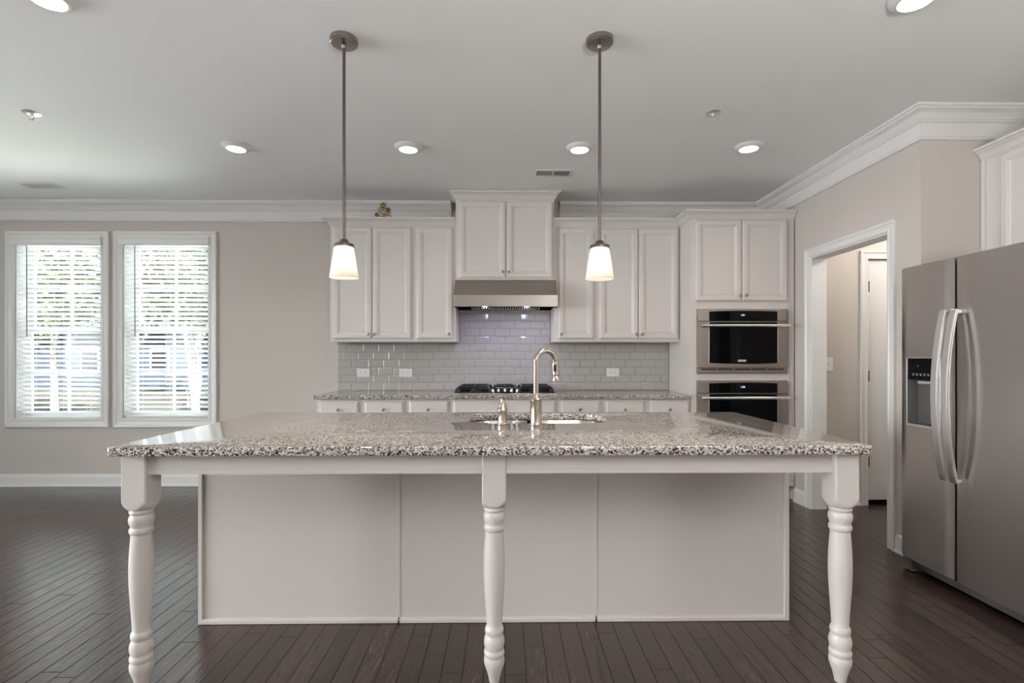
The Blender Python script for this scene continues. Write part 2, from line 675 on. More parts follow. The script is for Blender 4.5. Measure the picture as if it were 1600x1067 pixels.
bm = B()
box(bm, XR, XR + 0.12, DO1, YW, 0, ZC)
box(bm, XR, XR + 0.12, YRET, DO0, 0, ZC)
box(bm, XR, XR + 0.12, DO0, DO1, DOZ, ZC)
struct('wall_right', bm, M['wall'])
struct('wall_return', onebox(XR + 0.12, 4.5, YRET, YRET + 0.12, 0, ZC), M['wall'])
struct('wall_fridge', onebox(XF, XF + 0.12, YB, YRET + 0.12, 0, ZC), M['wall'])
bm = B()
DX0, DX1, DZ = 3.052, 3.79, 2.07
box(bm, XR + 0.12, DX0, YH, YH + 0.12, 0, ZC)
box(bm, DX1, 4.5, YH, YH + 0.12, 0, ZC)
box(bm, DX0, DX1, YH, YH + 0.12, DZ, ZC)
struct('wall_hall', bm, M['wall'])
struct('wall_hall_end', onebox(4.4, 4.5, YRET + 0.12, YW, 0, ZC), M['wall'])

# crown: small cove at the ceiling, flat frieze, small bead below
CRP = [(0.0, ZC - 0.190), (0.012, ZC - 0.190), (0.018, ZC - 0.184), (0.018, ZC - 0.176), (0.011, ZC - 0.168), (0.008, ZC - 0.164), (0.008, ZC - 0.088),
       (0.018, ZC - 0.084), (0.022, ZC - 0.076), (0.028, ZC - 0.072), (0.034, ZC - 0.060), (0.048, ZC - 0.042), (0.064, ZC - 0.032), (0.074, ZC - 0.028), (0.076, ZC - 0.018), (0.086, ZC - 0.016), (0.088, ZC - 0.001), (0.0, ZC - 0.001)]
bm = B()
sweep(bm, [(-0.52, YW), (XL, YW), (XL, YB)], CRP, XYZ)
struct('trim_1', bm, M['trim'])
bm = B()
sweep(bm, [(XF, YB), (XF, YRET), (XR, YRET), (XR, YW), (0.53, YW)], CRP, XYZ)
struct('trim_2', bm, M['trim'])

# baseboards
BBP = [(0, 0), (0.022, 0), (0.022, 0.012), (0.016, 0.020), (0.014, 0.024), (0.014, 0.090), (0.011, 0.098), (0.012, 0.104), (0.006, 0.114), (0, 0.116)]


def baseboard(name, path):
    bm = B()
    sweep(bm, path, BBP, XYZ)
    return struct(name, bm, M['trim'])


CAS = 0.067
baseboard('baseboard_back', [(-1.62, YW), (XL, YW)])
baseboard('baseboard_left', [(XL, YW), (XL, YB)])
baseboard('baseboard_right', [(XR, DO1 + CAS), (XR, 4.385)])
baseboard('baseboard_corner', [(XF, YRET), (XR, YRET), (XR, DO0 - CAS)])
baseboard('baseboard_hall', [(DX0 - CAS, YH), (XR + 0.12, YH), (XR + 0.12, DO1 + 0.01)])

# doorway: jamb lining and casing
bm = B()
JT = 0.018
box(bm, XR - 0.002, XR + 0.122, DO1 - JT, DO1, 0, DOZ)
box(bm, XR - 0.002, XR + 0.122, DO0, DO0 + JT, 0, DOZ)
box(bm, XR - 0.002, XR + 0.122, DO0 + JT, DO1 - JT, DOZ - JT, DOZ)
struct('trim_3', bm, M['trim'], bevel=0.001)
CASP = [(0, 0), (0, 0.010), (0.006, 0.013), (0.016, 0.013), (0.020, 0.010), (0.044, 0.013), (0.050, 0.018), (0.062, 0.020), (CAS, 0.018), (CAS, 0)]
bm = B()
i_ = 0.006
sweep(bm, [(DO1 - i_, 0), (DO1 - i_, DOZ - i_), (DO0 + i_, DOZ - i_), (DO0 + i_, 0)], [(-o, h) for o, h in CASP], lambda a, b, h: (XR - 0.0005 - h, a, b))
struct('trim_4', bm, M['trim'])
# hall door casing
bm = B()
sweep(bm, [(DX0, 0), (DX0, DZ), (DX1, DZ), (DX1, 0)], CASP, lambda a, b, h: (a, YH - 0.0005 - h, b))
struct('trim_5', bm, M['trim'])

# hall door
bm = B()
DY = YH + 0.012
PR = [(0, 0.0), (0.004, 0.003), (0.014, 0.010), (0.020, 0.010), (0.040, 0.004)]
x0, x1 = DX0 + 0.004, DX1 - 0.004
z0, z1 = 0.042, DZ - 0.005
pz = [(0.245, 0.855), (1.03, 1.90)]
pa0, pa1 = x0 + 0.112, x1 - 0.112
for (a, b, c, d) in ((x0, pa0, z0, z1), (pa1, x1, z0, z1), (pa0, pa1, z0, pz[0][0]), (pa0, pa1, pz[0][1], pz[1][0]), (pa0, pa1, pz[1][1], z1)):
    box(bm, a, b, DY, DY + 0.035, c, d)
for c, d in pz:
    panel(bm, pa0, pa1, c, d, PR, plane_y(DY))
door = struct('door_1', bm, M['trim'])
for zc in (0.36, 1.085, 1.84):
    bm = B()
    tube(bm, [(x0 - 0.001, DY - 0.004, zc - 0.045), (x0 - 0.001, DY - 0.004, zc + 0.045)], 0.006, 8)
    box(bm, x0 + 0.001, x0 + 0.022, DY - 0.0015, DY + 0.0005, zc - 0.045, zc + 0.045)
    obj('hinge', bm, M['hinge'], door, label='dark metal door hinge')
bm = B()
lathe(bm, [(0.030, 0), (0.030, 0.006), (0.011, 0.010), (0.011, 0.03), (0.024, 0.036), (0.028, 0.05), (0.022, 0.062), (0.006, 0.066)], facing_y(x1 - 0.065, DY, 0.93), 20)
obj('door_knob', bm, M['nickel'], door, smooth=True)

# ------------------------------------------------------------------ windows
for k, ((a, b, c, d), (ha, hb, hc, hd)) in enumerate(zip(wins, holes)):
    bm = B()
    WC = [(0, 0), (0, 0.012), (0.006, 0.016), (0.022, 0.016), (0.028, 0.013), (0.052, 0.016), (0.060, 0.022), (CW - 0.004, 0.024), (CW, 0.020), (CW, 0)]
    sweep(bm, [(ha, hc), (ha, hd), (hb, hd), (hb, hc)], WC, lambda p, q, h: (p, YW - 0.0005 - h, q), closed=True)
    win = struct('window_%d' % (k + 1), bm, M['trim'])
    bm = B()                                           # reveal lining
    for (q0, q1, r0, r1) in ((ha, ha + 0.008, hc, hd), (hb - 0.008, hb, hc, hd), (ha, hb, hc, hc + 0.008), (ha, hb, hd - 0.008, hd)):
        box(bm, q0, q1, YW - 0.001, YW + WT, r0, r1)
    obj('reveal', bm, M['trim'], win)
    ma, mb, mc, md = ha + 0.008, hb - 0.008, hc + 0.008, hd - 0.008
    mid = px(100, 517, Y=YW + 0.12).z
    # lower sash inside, upper sash outside
    for nm, y, s0, s1, f in (('lower_sash', YW + 0.105, mc, mid + 0.02, 0.045), ('upper_sash', YW + 0.138, mid - 0.02, md, 0.045)):
        bm = B()
        box(bm, ma, ma + f, y, y + 0.028, s0, s1)
        box(bm, mb - f, mb, y, y + 0.028, s0, s1)
        box(bm, ma + f, mb - f, y, y + 0.028, s0, s0 + f)
        box(bm, ma + f, mb - f, y, y + 0.028, s1 - f * 0.9, s1)
        cx, cz = (ma + mb) / 2, (s0 + s1) / 2
        box(bm, cx - 0.011, cx + 0.011, y + 0.006, y + 0.022, s0 + f, s1 - f * 0.9)
        box(bm, ma + f, cx - 0.011, y + 0.006, y + 0.022, cz - 0.011, cz + 0.011)
        box(bm, cx + 0.011, mb - f, y + 0.006, y + 0.022, cz - 0.011, cz + 0.011)
        sash = obj(nm, bm, M['vinyl'], win)
        obj('pane', onebox(ma + f, mb - f, y + 0.012, y + 0.016, s0 + f, s1 - f * 0.9), M['pane'], sash)


def make_blind(k, win, hole, label, zrail):
    ha, hb, hc, hd = hole
    yb = YW + 0.030
    t = thing('window_blind', label, 'blind', ((ha + hb) / 2, yb, hc), 'white slatted blinds in the two windows')
    a, b = ha + 0.012, hb - 0.012
    bm = B()
    # valance with a little cornice profile and returns
    zt = hd + 0.028
    zb = zt - 0.085
    prof = [(YW - 0.030, zb), (YW - 0.036, zb + 0.006), (YW - 0.036, zb + 0.022), (YW - 0.031, zb + 0.027), (YW - 0.031, zb + 0.062), (YW - 0.038, zb + 0.070), (YW - 0.038, zt), (YW - 0.026, zt), (YW - 0.026, zb)]
    prism(bm, prof, ha - 0.035, hb + 0.012, lambda p, q, s: (s, p, q))
    obj('valance', bm, M['blindw'], t)
    bm = B()
    box(bm, ha + 0.010, hb - 0.010, YW - 0.002, YW + 0.055, hd - 0.052, hd - 0.010)
    obj('head_rail', bm, M['blindw'], t)
    # slats: one mesh of many louvres, room-side edge higher
    bm = B()
    pitch, W, tilt = 0.0452, 0.050, R(27)
    z = hd - 0.075
    rail = zrail
    while z > rail + 0.03:
        tl = tilt + random.uniform(-0.03, 0.03)
        prof = []
        for s in (-1, -0.5, 0, 0.5, 1):
            prof.append((yb - math.cos(tl) * W / 2 * s, z + math.sin(tl) * W / 2 * s + 0.0022 * (1 - s * s)))
        low = [(y, q - 0.0026) for y, q in prof[::-1]]
        prism(bm, prof + low, a, b, lambda p, q, s: (s, p, q))
        z -= pitch
    obj('slats', bm, M['slat'], t, smooth=True)
    bm = B()
    box(bm, a, b, yb - 0.025, yb + 0.025, rail, rail + 0.018)
    obj('bottom_rail', bm, M['blindw'], t, bevel=0.003)
    for fx in (0.17, 0.5, 0.83):
        x = a + (b - a) * fx
        bm = B()
        for dy in (-0.026, 0.026):
            tube(bm, [(x, yb + dy, rail + 0.012), (x, yb + dy, hd - 0.03)], 0.0011, 5)
        obj('ladder_cord', bm, M['cord'], t)
    bm = B()
    xw = a + 0.105
    tube(bm, [(xw, YW - 0.012, hd - 0.045), (xw + 0.004, YW - 0.014, px(40, 526, Y=YW).z)], 0.0042, 8)
    obj('wand', bm, M['wand'], t, label='dark tilt wand')
    return t


make_blind(0, wins[0], holes[0], 'white slatted blind in the window farther from the kitchen cabinets', px(100, 654, Y=YW).z)
make_blind(1, wins[1], holes[1], 'white slatted blind in the window nearer to the kitchen cabinets', px(260, 652, Y=YW).z)

# ------------------------------------------------------------------ wall cabinets
YU, YUF = 4.664, 4.684          # door faces and face frame of the wall cabinets
UB, UT = 1.384, 2.434
CCP = [(0, 0), (0.004, 0.0), (0.006, 0.008), (0.012, 0.011), (0.016, 0.022), (0.028, 0.040), (0.044, 0.050), (0.048, 0.056), (0.058, 0.058), (0.060, 0.072), (0, 0.072)]


def crown_part(parent, path, zc, name='crown_moulding', **k):
    bm = B()
    sweep(bm, path, [(o, zc + h) for o, h in CCP], XYZ, **k)
    return obj(name, bm, M['cab'], parent)


def wall_cabinet(label, x0, x1, z0, z1, doors, knobs, crown, yf=YUF, pre=None, zc=2.434, name='wall_cabinet', group='white wall cabinets along the tiled wall'):
    t = thing(name, label, 'cabinet', ((x0 + x1) / 2, YW, z0), group)
    bm = B()
    box(bm, x0, x1, yf, YW - 0.011, z0, z1)
    obj('body', bm, M['cab'], t, bevel=0.0015)
    for (u0, u1, q0, q1), kn in zip(doors, knobs):
        bm = B()
        panel(bm, u0, u1, q0, q1, DOORP, plane_y(yf - 0.0205))
        dr = obj('door', bm, M['cab'], t)
        if kn:
            make_knob(dr, kn[0], yf - 0.0203, kn[1])
    crown_part(t, crown, zc, pre=pre)
    return t


dz0, dz1 = 1.412, 2.423
kz = px(579, 522, Y=YU).z
ux = lambda u: px(u, 450, Y=YU).x
wall_cabinet('white two-door wall cabinet with the brass ornament on top', -1.590, -0.823, UB, UT,
             [(ux(520), ux(580.7), dz0, dz1), (ux(582), ux(642.3), dz0, dz1)], [(ux(576), kz), (ux(585.5), kz)],
             [(-0.823, YUF), (-1.590, YUF), (-1.590, YW - 0.1)])
wall_cabinet('white single-door wall cabinet between the ornament cabinet and the range hood', -0.8225, -0.446, UB, UT,
             [(ux(650.8), ux(707), dz0, dz1)], [(ux(702), kz)], [(-0.446, YUF), (-0.8225, YUF)])
wall_cabinet('white single-door wall cabinet between the range hood and a two-door cabinet', 0.446, 0.8375, UB, UT,
             [(ux(873), ux(928), dz0, dz1)], [(ux(877), kz)], [(0.8375, YUF), (0.446, YUF)])
wall_cabinet('white two-door wall cabinet against the side of the tall oven cabinet', 0.838, 1.602, UB, UT,
             [(ux(937.3), ux(997.6), dz0, dz1), (ux(998.8), ux(1060), dz0, dz1)], [(ux(994), kz), (ux(1003), kz)],
             [(1.6045, YUF), (0.838, YUF)], pre=(1.6045, 4.4))
yh_ = 4.644
hx = lambda u: px(u, 380, Y=yh_ - 0.02).x
wall_cabinet('white two-door cabinet above the range hood, reaching up to the ceiling', -0.4455, 0.4455, 1.945, 2.672,
             [(hx(717), hx(790.4), 1.962, 2.655), (hx(791.8), hx(863.5), 1.962, 2.655)],
             [(hx(786), px(786, 425.5, Y=yh_).z), (hx(794.5), px(786, 425.5, Y=yh_).z)],
             [(0.4455, YW - 0.12), (0.4455, yh_), (-0.4455, yh_), (-0.4455, YW - 0.12)], yf=yh_, zc=2.668)

# ------------------------------------------------------------------ tall oven cabinet
YT = 4.400
TX0, TX1 = 1.606, 2.506
t = thing('oven_cabinet', 'tall white cabinet holding the two stacked built-in ovens', 'cabinet', ((TX0 + TX1) / 2, YT, 0))
OX0, OX1 = px(1088, 500, Y=YT).x, px(1229.5, 500, Y=YT).x
zO = [(px(1150, 584, Y=YT - 0.02).z, px(1150, 482.5, Y=YT - 0.02).z), (0.36, px(1150, 594.5, Y=YT - 0.02).z)]
bm = B()
TZ = 2.434
box(bm, TX0, OX0 + 0.012, YT, YW - 0.011, 0.0, TZ)
box(bm, OX1 - 0.012, OX1 + 0.0035, YT, YW - 0.011, 0.105, TZ)
m0, m1 = OX0 + 0.012, OX1 - 0.012
box(bm, m0, m1, YW - 0.03, YW - 0.011, 0.105, TZ)
box(bm, m0, m1, YT, YW - 0.03, zO[0][1] - 0.012, TZ)
box(bm, m0, m1, YT, YW - 0.03, zO[1][1] - 0.012, zO[0][0] + 0.012)
box(bm, m0, m1, YT, YW - 0.03, 0.105, zO[1][0] + 0.012)
obj('body', bm, M['cab'], t, bevel=0.001)
obj('toe_kick', onebox(TX0 + 0.02, 2.50, YT + 0.075, YT + 0.09, 0, 0.104), M['cab'], t)
bm = B()                                       # fluted filler strip beside the wall
box(bm, OX1 + 0.004, TX1 - 0.004, YT - 0.004, YT + 0.02, 0.13, TZ)
fw_ = TX1 - 0.004 - (OX1 + 0.004)
for f_ in (0.10, 0.30, 0.60, 0.80):
    fx = OX1 + 0.004 + fw_ * f_
    box(bm, fx, fx + fw_ * 0.1, YT - 0.009, YT - 0.004, 0.13, TZ)
obj('filler_strip', bm, M['cab'], t, bevel=0.0015)
tz0, tz1 = px(1150, 470.8, Y=YT).z, 2.428
tx = lambda u: px(u, 400, Y=YT - 0.02).x
for (u0, u1, ku) in ((1087.2, 1159.2, 1155.5), (1160.4, 1231, 1165)):
    bm = B()
    panel(bm, tx(u0), tx(u1), tz0, tz1, DOORP, plane_y(YT - 0.0205))
    dr = obj('door', bm, M['cab'], t)
    make_knob(dr, tx(ku), YT - 0.0203, px(1155, 461.5, Y=YT - 0.03).z)
bm = B()
panel(bm, OX0, OX1, 0.13, 0.33, DRAWP, plane_y(YT - 0.0205))
dr = obj('drawer', bm, M['cab'], t)
make_knob(dr, (OX0 + OX1) / 2, YT - 0.0203, 0.23)
crown_part(t, [(2.505, YT), (TX0, YT), (TX0, YUF - 0.001)], 2.434, post=(0.8, YUF - 0.001))


def wall_oven(label, z0, z1, tall, digits):
    """built-in oven: control strip on top, door with a black window and a bar handle"""
    x0, x1 = OX0, OX1
    yf = YT - 0.030
    t = thing('wall_oven', label, 'oven', ((x0 + x1) / 2, YT, z0), 'built-in ovens in the tall cabinet')
    H = z1 - z0
    zs = z1 - 0.110                                   # bottom of the control strip
    bm = B()
    box(bm, x0 + 0.020, x1 - 0.020, YT + 0.004, YT + 0.5, z0 + 0.02, z1 - 0.02)
    box(bm, x0, x1, YT - 0.012, YT - 0.0006, z0, z1)
    obj('frame', bm, M['steel'], t)
    # control strip with a gently arched top edge
    bm = B()
    n = 16
    top = [(x0 + 0.003 + (x1 - x0 - 0.006) * i / n, z1 - 0.012 + 0.010 * math.sin(PI * i / n)) for i in range(n + 1)]
    prism(bm, [(x0 + 0.003, zs + 0.004), (x1 - 0.003, zs + 0.004)] + top[::-1], yf, YT - 0.012, lambda p, q, s: (p, s, q))
    cp = obj('control_panel', bm, M['steel'], t, bevel=0.002)
    gx0, gx1 = x0 + 0.100, x1 - 0.100
    bm = B()
    top = [(gx0 + (gx1 - gx0) * i / n, z1 - 0.024 + 0.006 * math.sin(PI * i / n)) for i in range(n + 1)]
    prism(bm, [(gx0, zs + 0.0045), (gx1, zs + 0.0045)] + top[::-1], yf - 0.003, yf - 0.0002, lambda p, q, s: (p, s, q))
    obj('display', bm, M['black'], cp, bevel=0.001, label='black glass control display')
    # small lit clock
    cu = bpy.data.curves.new('clock_digits', 'FONT')
    cu.body = digits
    cu.size = 0.022
    cu.extrude = 0.0003
    cu.align_x = 'CENTER'
    cu.materials.append(M['digit'])
    tmp = bpy.data.objects.new('digits_curve', cu)
    me = bpy.data.meshes.new_from_object(tmp)
    bpy.data.objects.remove(tmp)
    bpy.data.curves.remove(cu)
    co = bpy.data.objects.new('clock_digits', me)
    COL.objects.link(co)
    co.parent = cp
    co.rotation_euler = (PI / 2, 0, 0)
    co.location = Vector(((x0 + x1) / 2 - 0.005, yf - 0.0036, z1 - 0.062)) - wloc(t)
    # door
    zd0 = z0 + 0.052
    bm = B()
    box(bm, x0 + 0.003, x1 - 0.003, yf, YT - 0.012, zd0, zs - 0.006)
    dr = obj('door', bm, M['steel'], t, bevel=0.003)
    bm = B()
    bot = [(gx0 + (gx1 - gx0) * i / n, zd0 + 0.042 - 0.008 * math.sin(PI * i / n)) for i in range(n + 1)]
    prism(bm, bot + [(gx1, zs - 0.0065), (gx0, zs - 0.0065)], yf - 0.003, yf - 0.0002, lambda p, q, s: (p, s, q))
    obj('door_glass', bm, M['black'], dr, bevel=0.001, label='black glass oven window')
    for gx in (gx0 - 0.005, gx1):
        obj('glass_edging', onebox(gx, gx + 0.005, yf - 0.004, yf - 0.0002, zd0 + 0.042, zs - 0.007), M['satin'], dr)
    bm = B()
    zh = zs - 0.036
    tube(bm, [(x0 + 0.024, yf - 0.048, zh), (x1 - 0.012, yf - 0.048, zh)], 0.0125, 14)
    for hx_ in (x0 + 0.045, x1 - 0.035):
        tube(bm, [(hx_, yf - 0.0005, zh - 0.004), (hx_, yf - 0.046, zh)], 0.009, 10)
    obj('handle', bm, M['satin'], dr, smooth=True, label='satin steel bar handle')
    bm = B()
    w = (x1 - x0 - 0.06) / 5
    for i in range(5):
        box(bm, x0 + 0.03 + w * i + 0.006, x0 + 0.03 + w * (i + 1) - 0.006, YT - 0.0135, YT - 0.0121, z0 + 0.034, z0 + 0.043)
    obj('vent_slot', bm, M['gapshade'], t)  # dark strips painted as the shade of the slots
    bm = B()
    box(bm, x0 + 0.003, x1 - 0.003, yf + 0.004, YT - 0.012, z0 + 0.006, z0 + 0.022)
    obj('lower_trim', bm, M['steel'], t, bevel=0.002)
    if tall == 'short':
        obj('badge', onebox((x0 + x1) / 2 - 0.048, (x0 + x1) / 2 + 0.022, yf - 0.0045, yf - 0.0031, zd0 + 0.052, zd0 + 0.070), M['satin'], dr, label='small pale maker plate')
    return t


wall_oven('upper stainless built-in oven just under the tall cabinet doors', zO[0][0], zO[0][1], 'short', '1:21')
wall_oven('lower stainless built-in oven, half hidden by the island countertop', zO[1][0], zO[1][1], 'tall', '1:20')

# ------------------------------------------------------------------ base cabinets, counter, backsplash
YBF = 4.405
CT = 0.92


def base_cabinet(label, x0, x1, fronts, knob=True, ndoor=1):
    t = thing('base_cabinet', label, 'cabinet', ((x0 + x1) / 2, YW, 0), 'white base cabinets under the rear counter')
    bm = B()
    box(bm, x0, x1, YBF, YW - 0.011, 0.1, CT - 0.034)
    obj('body', bm, M['cab'], t, bevel=0.001)
    obj('toe_kick', onebox(x0 + 0.001, x1 - 0.001, YBF + 0.07, YBF + 0.085, 0, 0.1), M['cab'], t)
    for u0, u1 in fronts:
        a, b = px(u0, 640, Y=YBF - 0.02).x, px(u1, 640, Y=YBF - 0.02).x
        bm = B()
        panel(bm, a, b, 0.715, px(600, 627.2, Y=YBF - 0.02).z, DRAWP, plane_y(YBF - 0.0205))
        dr = obj('drawer' if knob else 'false_front', bm, M['cab'], t)
        if knob:
            make_knob(dr, (a + b) / 2 - 0.004, YBF - 0.0203, px(600, 640, Y=YBF - 0.03).z)
        for k in range(ndoor):
            c, d = a + (b - a) * k / ndoor, a + (b - a) * (k + 1) / ndoor
            bm = B()
            panel(bm, c + 0.001, d - 0.001, 0.125, 0.695, DOORP, plane_y(YBF - 0.0205))
            dd = obj('door', bm, M['cab'], t)
            make_knob(dd, d - 0.03, YBF - 0.0203, 0.64)
    return t


bx = lambda u: px(u, 640, Y=YBF).x
base_cabinet('white base cabinet with two drawers at the window end of the counter', bx(494.5), bx(634.4), [(498.5, 560), (569.5, 630.5)])
base_cabinet('white one-drawer base cabinet between the two-drawer end cabinet and the cooktop', bx(634.6), bx(704), [(639.3, 700.3)])
base_cabinet('white base cabinet with a plain wide front under the gas cooktop', bx(704.2), bx(872), [(708.5, 867.6)], knob=False, ndoor=2)
base_cabinet('white one-drawer base cabinet behind the faucet, beside the cooktop cabinet', bx(872.2), bx(942), [(876.8, 937)])
base_cabinet('white base cabinet with two drawers beside the tall oven cabinet', bx(942.2), 1.604, [(947, 1007), (1016.4, 1077)])

bm = B()
CX0 = px(489, 618, Y=4.36).x
box(bm, CX0, 1.6045, 4.365, YW - 0.0105, CT - 0.033, CT)
o = obj('countertop', bm, M['granite'], None, bevel=0.004, seg=3)
tag(o, 'speckled granite countertop along the tiled wall, carrying the gas cooktop', 'countertop')

# backsplash: bevelled tiles in thirds on a grout bed, one object
bm = B()
SX0, SX1 = px(527.3, 560, Y=YW).x, 1.6045
GX = 0.4455
box(bm, SX0, SX1, YW - 0.006, YW - 0.0005, CT + 0.0005, UB - 0.001, 1)
box(bm, -GX, GX, YW - 0.006, YW - 0.0005, UB - 0.001, 1.72, 1)
TW, TH, GR = 0.1478, 0.0752, 0.0022
row = 0
z = CT + 0.001
while z < 1.72:
    z1 = min(z + TH - GR, 1.72)
    lo, hi = (SX0, SX1) if z1 <= UB + 0.03 else (-GX, GX)
    if z < UB < z1 and lo == SX0:
        z1 = UB - 0.001
    x = SX0 - TW * ((0, 0.667, 0.333)[row % 3] if row % 3 else 0)
    while x < hi:
        a, b = max(x, lo), min(x + TW - GR, hi)
        if b - a > 0.012 and z1 - z > 0.012:
            bv = min(0.011, (b - a) * 0.3, (z1 - z) * 0.3)
            panel(bm, a, b, z, z1, [(0, 0.005), (0, 0.003), (bv, 0.0), (bv + 0.0005, 0.0)], plane_y(YW - 0.0105))
        x += TW
    row += 1
    z += TH
tiles = obj('tile_backsplash', bm, [M['tile'], M['grout']])
tag(tiles, 'glossy grey subway tile backsplash behind the cooktop', 'backsplash')

# ------------------------------------------------------------------ outlets and switch
def outlet(u0, u1, v0, v1, label):
    p, q = px(u0, v0, Y=YW - 0.0125), px(u1, v1, Y=YW - 0.0125)
    cx, cz = (p.x + q.x) / 2, (p.z + q.z) / 2
    t = thing('wall_outlet', label, 'outlet', (cx, YW - 0.011, cz), 'white outlets on the tile backsplash')
    bm = B()
    panel(bm, p.x, q.x, q.z, p.z, [(0, 0.0055), (0, 0.002), (0.003, 0), (0.006, 0)], plane_y(YW - 0.0168))
    obj('plate', bm, M['plate'], t)
    for sx in (-0.020, 0.020):
        bm = B()
        lathe(bm, [(0.0165, 0), (0.0165, 0.0015), (0.0150, 0.002)], lambda a, b, h, c=cx + sx: (c + a, YW - 0.0169 - h, cz + b * 0.85), 20)
        s = obj('socket', bm, M['plate'], t)
        bm = B()
        box(bm, cx + sx - 0.006, cx + sx + 0.003, YW - 0.0194, YW - 0.0189, cz + 0.0055, cz + 0.0085)
        box(bm, cx + sx - 0.006, cx + sx + 0.003, YW - 0.0194, YW - 0.0189, cz - 0.0085, cz - 0.0055)
        lathe(bm, [(0.003, 0), (0.003, 0.0005)], facing_y(cx + sx - 0.011, YW - 0.0189, cz), 10)
        obj('slot', bm, M['slot'], s)
    return t


outlet(558, 578.3, 576, 589, 'white outlet on the tiles, nearest the window end of the counter')
outlet(624, 644.3, 576, 589, 'white outlet on the tiles, between the end outlet and the cooktop')
outlet(948, 968, 575.5, 588.2, 'white outlet on the tiles, between the faucet and the oven cabinet')

cx, cz = 2.722, px(1295, 569, Y=YH).z
t = thing('light_switch', 'white light switch on the hall wall beside the white door', 'switch', (cx, YH, cz))
bm = B()
panel(bm, cx - 0.036, cx + 0.036, cz - 0.058, cz + 0.058, [(0, 0.0055), (0, 0.002), (0.003, 0), (0.006, 0)], plane_y(YH - 0.0060))
obj('plate', bm, M['plate'], t)
bm = B()
box(bm, cx - 0.005, cx + 0.005, YH - 0.014, YH - 0.0061, cz - 0.004, cz + 0.010)
obj('toggle', bm, M['plate'], t)

# ------------------------------------------------------------------ range hood
HX0, HX1 = px(709.2, 470, Y=4.50).x, px(871.2, 470, Y=4.50).x
t = thing('range_hood', 'stainless steel range hood with two lamps above the cooktop', 'range hood', ((HX0 + HX1) / 2, YW, 1.69))
zb = px(790, 479, Y=4.50).z
zk = px(790, 460.3, Y=4.50).z
bm = B()
pr = [(4.640, 1.9435), (4.500, zk), (4.497, zk - 0.004), (4.497, zb), (4.512, zb), (4.512, zb + 0.018), (4.6415, zb + 0.018), (4.6415, 1.9435)]
prism(bm, pr, HX0, HX1, lambda p, q, s: (s, p, q))
box(bm, -0.4440, 0.4440, 4.6416, YW - 0.012, zb + 0.012, 1.9435)
shell = obj('shell', bm, M['steel'], t, bevel=0.002)
for xa, xb in ((HX0, HX0 + 0.012), (HX1 - 0.012, HX1)):
    obj('side_lip', onebox(xa, xb, 4.5125, 4.641, zb, zb + 0.0178), M['steel'], t)
FX0, FX1 = px(738, 485, Y=4.72).x, px(842, 485, Y=4.72).x
bm = B()
n = 28
box(bm, FX0 - 0.01, FX1 + 0.01, 4.66, 4.90, zb + 0.006, zb + 0.0115)
obj('filter_panel', bm, M['gapshade'], t)
bm = B()
for i in range(n + 1):
    x = FX0 + (FX1 - FX0) * i / n
    box(bm, x - 0.0045, x + 0.0045, 4.662, 4.898, zb - 0.001, zb + 0.0058)
obj('baffle_slats', bm, M['satin'], t)
for u in (757.5, 823):
    x = px(u, 480, Y=4.60).x
    bm = B()
    lathe(bm, [(0.033, 0), (0.033, -0.006), (0.029, -0.008)], at(x, 4.585, zb + 0.0175), 20)
    lf = obj('lamp', bm, M['satin'], t)
    bm = B()
    lathe(bm, [(0.027, 0), (0.026, -0.002)], at(x, 4.585, zb + 0.0093), 20)
    obj('lamp_lens', bm, M['hoodled'], lf, label='lit cool white lamp lens')
    d = bpy.data.lights.new('hood_lamp_light', 'SPOT')
    d.energy = 4
    d.color = (0.62, 0.66, 1.0)
    d.spot_size = R(150)
    d.spot_blend = 0.8
    d.shadow_soft_size = 0.025
    lo = bpy.data.objects.new('hood_lamp_light', d)
    lo.location = (x, 4.585, zb - 0.004)
    lo.rotation_euler = (R(24), 0, 0)
    COL.objects.link(lo)

# ------------------------------------------------------------------ gas cooktop
t = thing('gas_cooktop', 'stainless gas cooktop with black grates and five front knobs', 'cooktop', (0, 4.67, CT))
KX0, KX1 = px(707.3, 616, Y=4.43).x, px(870, 616, Y=4.43).x
bm = B()
panel(bm, KX0, KX1, 4.43, 4.93, [(0, CT + 0.0005), (0, CT + 0.007), (0.006, CT + 0.013), (0.030, CT + 0.011), (0.034, CT + 0.008)], lambda a, b, d: (a, b, d))
obj('tray', bm, M['sinksteel'], t)
W3 = (KX1 - KX0 - 0.05) / 3


